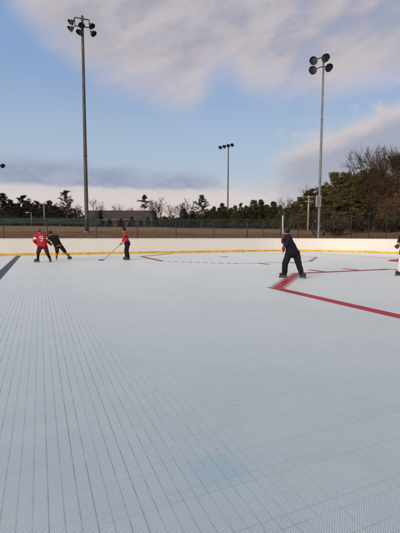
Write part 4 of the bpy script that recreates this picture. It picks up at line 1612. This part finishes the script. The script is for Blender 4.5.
# player 5: half outside the right edge
J = dict(hipL=(-.11, -.02, .86), hipR=(.11, .02, .86), kneeL=(-.16, -.10, .50), kneeR=(.15, -.08, .50), ankL=(-.19, .0, .16), ankR=(.21, .02, .16),
         shL=(-.19, -.02, 1.42), shR=(.19, .02, 1.42), neck=(0, -.01, 1.51), head=(0.0, -.05, 1.65), face=(-.5, -.85, -.15),
         elL=(-.27, -.05, 1.22), elR=(.30, -.10, 1.16), wrL=(-.335, -.20, 1.13), wrR=(.20, -.30, 1.05), gripL=(-.345, -.27, 1.06), gripR=(.14, -.38, 1.02),
         gripAxL=(.7, -.3, -.6), gripAxR=(.7, -.3, -.6), toeL=(-.75, -.6, 0), toeR=(-.4, -.9, 0))
person(405.8, 276.0, 'player cut off by the right edge in white pants and a dark jersey', J,
       dict(helmet=HELM_B, jersey=NAVY, pants=WHITE, sock=WHITE, glove=GLOVE_B, pants_len=0.85, sleeve=0.1, hem_r=0.148, gcuff=False))

# ------------------------------------------------------------------ sky, sun, view
SUN_EL, SUN_AZ = 14.0, -140.0     # azimuth measured clockwise from +Y (the view direction)
STR = 0.10
world = bpy.data.worlds.new('World')
scene.world = world
world.use_nodes = True
wt = NT(world.node_tree)
wt.t.nodes.clear()
out = wt.n('ShaderNodeOutputWorld')
bg = wt.n('ShaderNodeBackground')
bg.inputs['Strength'].default_value = STR
sky = wt.n('ShaderNodeTexSky', sky_type='NISHITA')
sky.sun_disc = False
sky.sun_elevation = rad(SUN_EL)
sky.sun_rotation = rad(SUN_AZ)
sky.air_density = 1.0
sky.dust_density = 1.2
sky.ozone_density = 1.6
tc = wt.n('ShaderNodeTexCoord')
dx, dy, dz = wt.sep(tc.outputs['Generated'])
az = wt.m('MULTIPLY', wt.m('ARCTAN2', dx, dy), 57.29578)
el = wt.m('MULTIPLY', wt.m('ARCSINE', dz), 57.29578)
K = 1.0 / STR


def sc_(c, k=1.0):
    return tuple(x * K * k for x in lin(c))


an = wt.m('DIVIDE', wt.m('ADD', az, 40.0), 80.0, clamp=True)
# soft, large and fine noise in (azimuth, elevation), stretched along the horizon
vec = wt.comb(wt.m('MULTIPLY', az, 0.045), wt.m('MULTIPLY', el, 0.085), 0.0)
vecb = wt.comb(wt.m('ADD', wt.m('MULTIPLY', az, 0.05), wt.m('MULTIPLY', el, -0.045)), wt.m('ADD', wt.m('MULTIPLY', el, 0.10), wt.m('MULTIPLY', az, -0.02)), 3.7)
n_big = wt.noise(vec, 1.2, 6, 0.55, 0.3)
n_mid = wt.noise(vecb, 1.9, 4, 0.45, 0.4)
n_fine = wt.noise(vec, 5.0, 6, 0.6, 0.5)
d_big = wt.m('SUBTRACT', n_big, 0.5)
d_mid = wt.m('SUBTRACT', n_mid, 0.5)
d_fine = wt.m('SUBTRACT', n_fine, 0.5)


def azc(a):
    return (a + 40.0) / 80.0


# 0: clear sky, nudged to the photograph's hazy blue
clear = sky.outputs[0]
grad = wt.mix(wt.sstep(el, 3.0, 13.0), sc_((204, 203, 206)), sc_((176, 194, 217)))
grad = wt.mix(wt.sstep(el, 12.0, 24.0), grad, sc_((145, 173, 216)))
grad = wt.mix(wt.sstep(el, 24.0, 60.0), grad, sc_((112, 140, 190)))
front = wt.sstep(dy, -0.25, 0.35)
base = wt.mix(wt.m('MULTIPLY', front, 0.8), clear, grad)
# 1: great grey-mauve cloud over the top
e1 = wt.m('MULTIPLY', wt.curve(an, [(azc(-40), 0.86), (azc(-29), 0.80), (azc(-25), 0.70), (azc(-20), 0.60), (azc(-13.5), 0.51), (azc(-8), 0.485), (azc(-2), 0.46), (azc(3), 0.56), (azc(8), 0.50), (azc(16), 0.47), (azc(24), 0.49), (azc(40), 0.50)]), 40.0)
q1 = wt.m('ADD', wt.m('SUBTRACT', el, e1), wt.m('ADD', wt.m('MULTIPLY', d_big, 7.0), wt.m('MULTIPLY', d_mid, 5.0)))
m1 = wt.sstep(q1, -2.8, 4.6)
hole1 = wt.m('MULTIPLY', wt.sstep(az, -2.0, 12.0), wt.sstep(wt.m('ADD', n_mid, wt.m('MULTIPLY', d_fine, 0.3)), 0.32, 0.55, 0.34, 0.0))
m1 = wt.m('MULTIPLY', m1, wt.m('SUBTRACT', 0.93, hole1))
c1 = wt.mix(wt.sstep(wt.m('ADD', n_mid, wt.m('MULTIPLY', d_fine, 0.35)), 0.33, 0.66), sc_((165, 162, 174)), sc_((194, 187, 191)))
c1 = wt.mix(wt.sstep(q1, -1.0, 7.0, 0.65, 0.0), c1, sc_((219, 206, 202)))
colw = wt.mix(m1, base, c1)
# 2: bank of grey cloud on the lower right with a pink sunlit rim
e2 = wt.m('MULTIPLY', wt.curve(an, [(azc(-40), 0.20), (azc(5), 0.24), (azc(12), 0.31), (azc(15), 0.335), (azc(19), 0.365), (azc(23), 0.39), (azc(28), 0.425), (azc(40), 0.46)]), 40.0)
q2 = wt.m('ADD', wt.m('SUBTRACT', e2, el), wt.m('ADD', wt.m('MULTIPLY', d_fine, 3.0), wt.m('MULTIPLY', d_mid, 3.0)))
wsp = wt.m('MULTIPLY', wt.sstep(q2, -3.2, -1.6), wt.sstep(n_fine, 0.50, 0.68, 0.0, 0.75))
m2 = wt.m('MULTIPLY', wt.m('MAXIMUM', wsp, wt.sstep(q2, -1.5, 1.6)), wt.sstep(wt.m('ADD', az, wt.m('ADD', wt.m('MULTIPLY', el, -0.25), wt.m('MULTIPLY', d_fine, 9.0))), 5.5, 13.0))
c2 = wt.mix(wt.sstep(q2, 0.2, 3.6), sc_((212, 200, 197)), sc_((166, 169, 184)))
c2 = wt.mix(wt.sstep(el, 4.0, 9.0, 0.5, 0.0), c2, sc_((188, 185, 191)))
colw = wt.mix(wt.m('MULTIPLY', m2, 0.92), colw, c2)
# 3: slate streak low on the left
lo3 = wt.m('ADD', wt.m('SUBTRACT', el, 6.7), wt.m('MULTIPLY', d_fine, 1.6))
hi3 = wt.m('ADD', wt.m('SUBTRACT', wt.m('ADD', 9.3, wt.m('MULTIPLY', az, -0.05)), el), wt.m('ADD', wt.m('MULTIPLY', d_mid, 4.5), wt.m('MULTIPLY', d_fine, 1.5)))
m3 = wt.m('MULTIPLY', wt.m('MULTIPLY', wt.sstep(lo3, -0.25, 0.55), wt.sstep(hi3, -0.5, 1.7)), wt.sstep(wt.m('ADD', az, wt.m('ADD', wt.m('MULTIPLY', d_mid, 16.0), wt.m('MULTIPLY', d_fine, 10.0))), -1.0, 6.0, 1.0, 0.0))
c3 = wt.mix(wt.sstep(n_fine, 0.35, 0.65), sc_((140, 154, 180)), sc_((164, 171, 190)))
# 4: cream glow along the horizon
m4 = wt.m('MULTIPLY', wt.sstep(wt.m('ADD', el, wt.m('MULTIPLY', d_fine, 2.0)), 5.0, 8.5, 0.95, 0.0), wt.sstep(az, 5.0, 17.0, 1.0, 0.25))
c4 = wt.mix(wt.sstep(el, 1.5, 6.0), sc_((212, 195, 190)), sc_((217, 207, 204)))
colw = wt.mix(m4, colw, c4)
colw = wt.mix(wt.m('MULTIPLY', m3, 0.85), colw, c3)
# 5: the western sky behind the camera, lit by the sunset
sd = Vector((math.sin(rad(SUN_AZ)) * math.cos(rad(SUN_EL)), math.cos(rad(SUN_AZ)) * math.cos(rad(SUN_EL)), math.sin(rad(SUN_EL))))
vdot = wt.n('ShaderNodeVectorMath', operation='DOT_PRODUCT')
wt.lk(tc.outputs['Generated'], vdot.inputs[0]); vdot.inputs[1].default_value = sd
glow = wt.sstep(vdot.outputs['Value'], -0.15, 1.0)
colw = wt.mix(wt.m('MULTIPLY', glow, 0.85), colw, tuple(K * q for q in (1.85, 1.68, 1.48)))
wt.lk(colw, bg.inputs['Color'])
wt.lk(bg.outputs[0], out.inputs['Surface'])

sun_d = bpy.data.lights.new('sun', 'SUN')
sun_d.energy = 1.3
sun_d.angle = rad(20)
sun_d.color = (1.0, 0.84, 0.70)
sun = bpy.data.objects.new('sun', sun_d)
COL.objects.link(sun)
a_, e_ = rad(SUN_AZ), rad(SUN_EL)
sdir = Vector((math.sin(a_) * math.cos(e_), math.cos(a_) * math.cos(e_), math.sin(e_)))
sun.rotation_euler = (-sdir).to_track_quat('-Z', 'Y').to_euler()
sun.location = (0, 0, 40)

vs_ = scene.view_settings
vs_.view_transform = 'Standard'
vs_.look = 'None'
vs_.gamma = 1.0
vs_.use_curve_mapping = False
vs_.exposure = 0.0
scene.render.engine = 'CYCLES'
scene.cycles.max_bounces = 6
scene.cycles.use_denoising = True
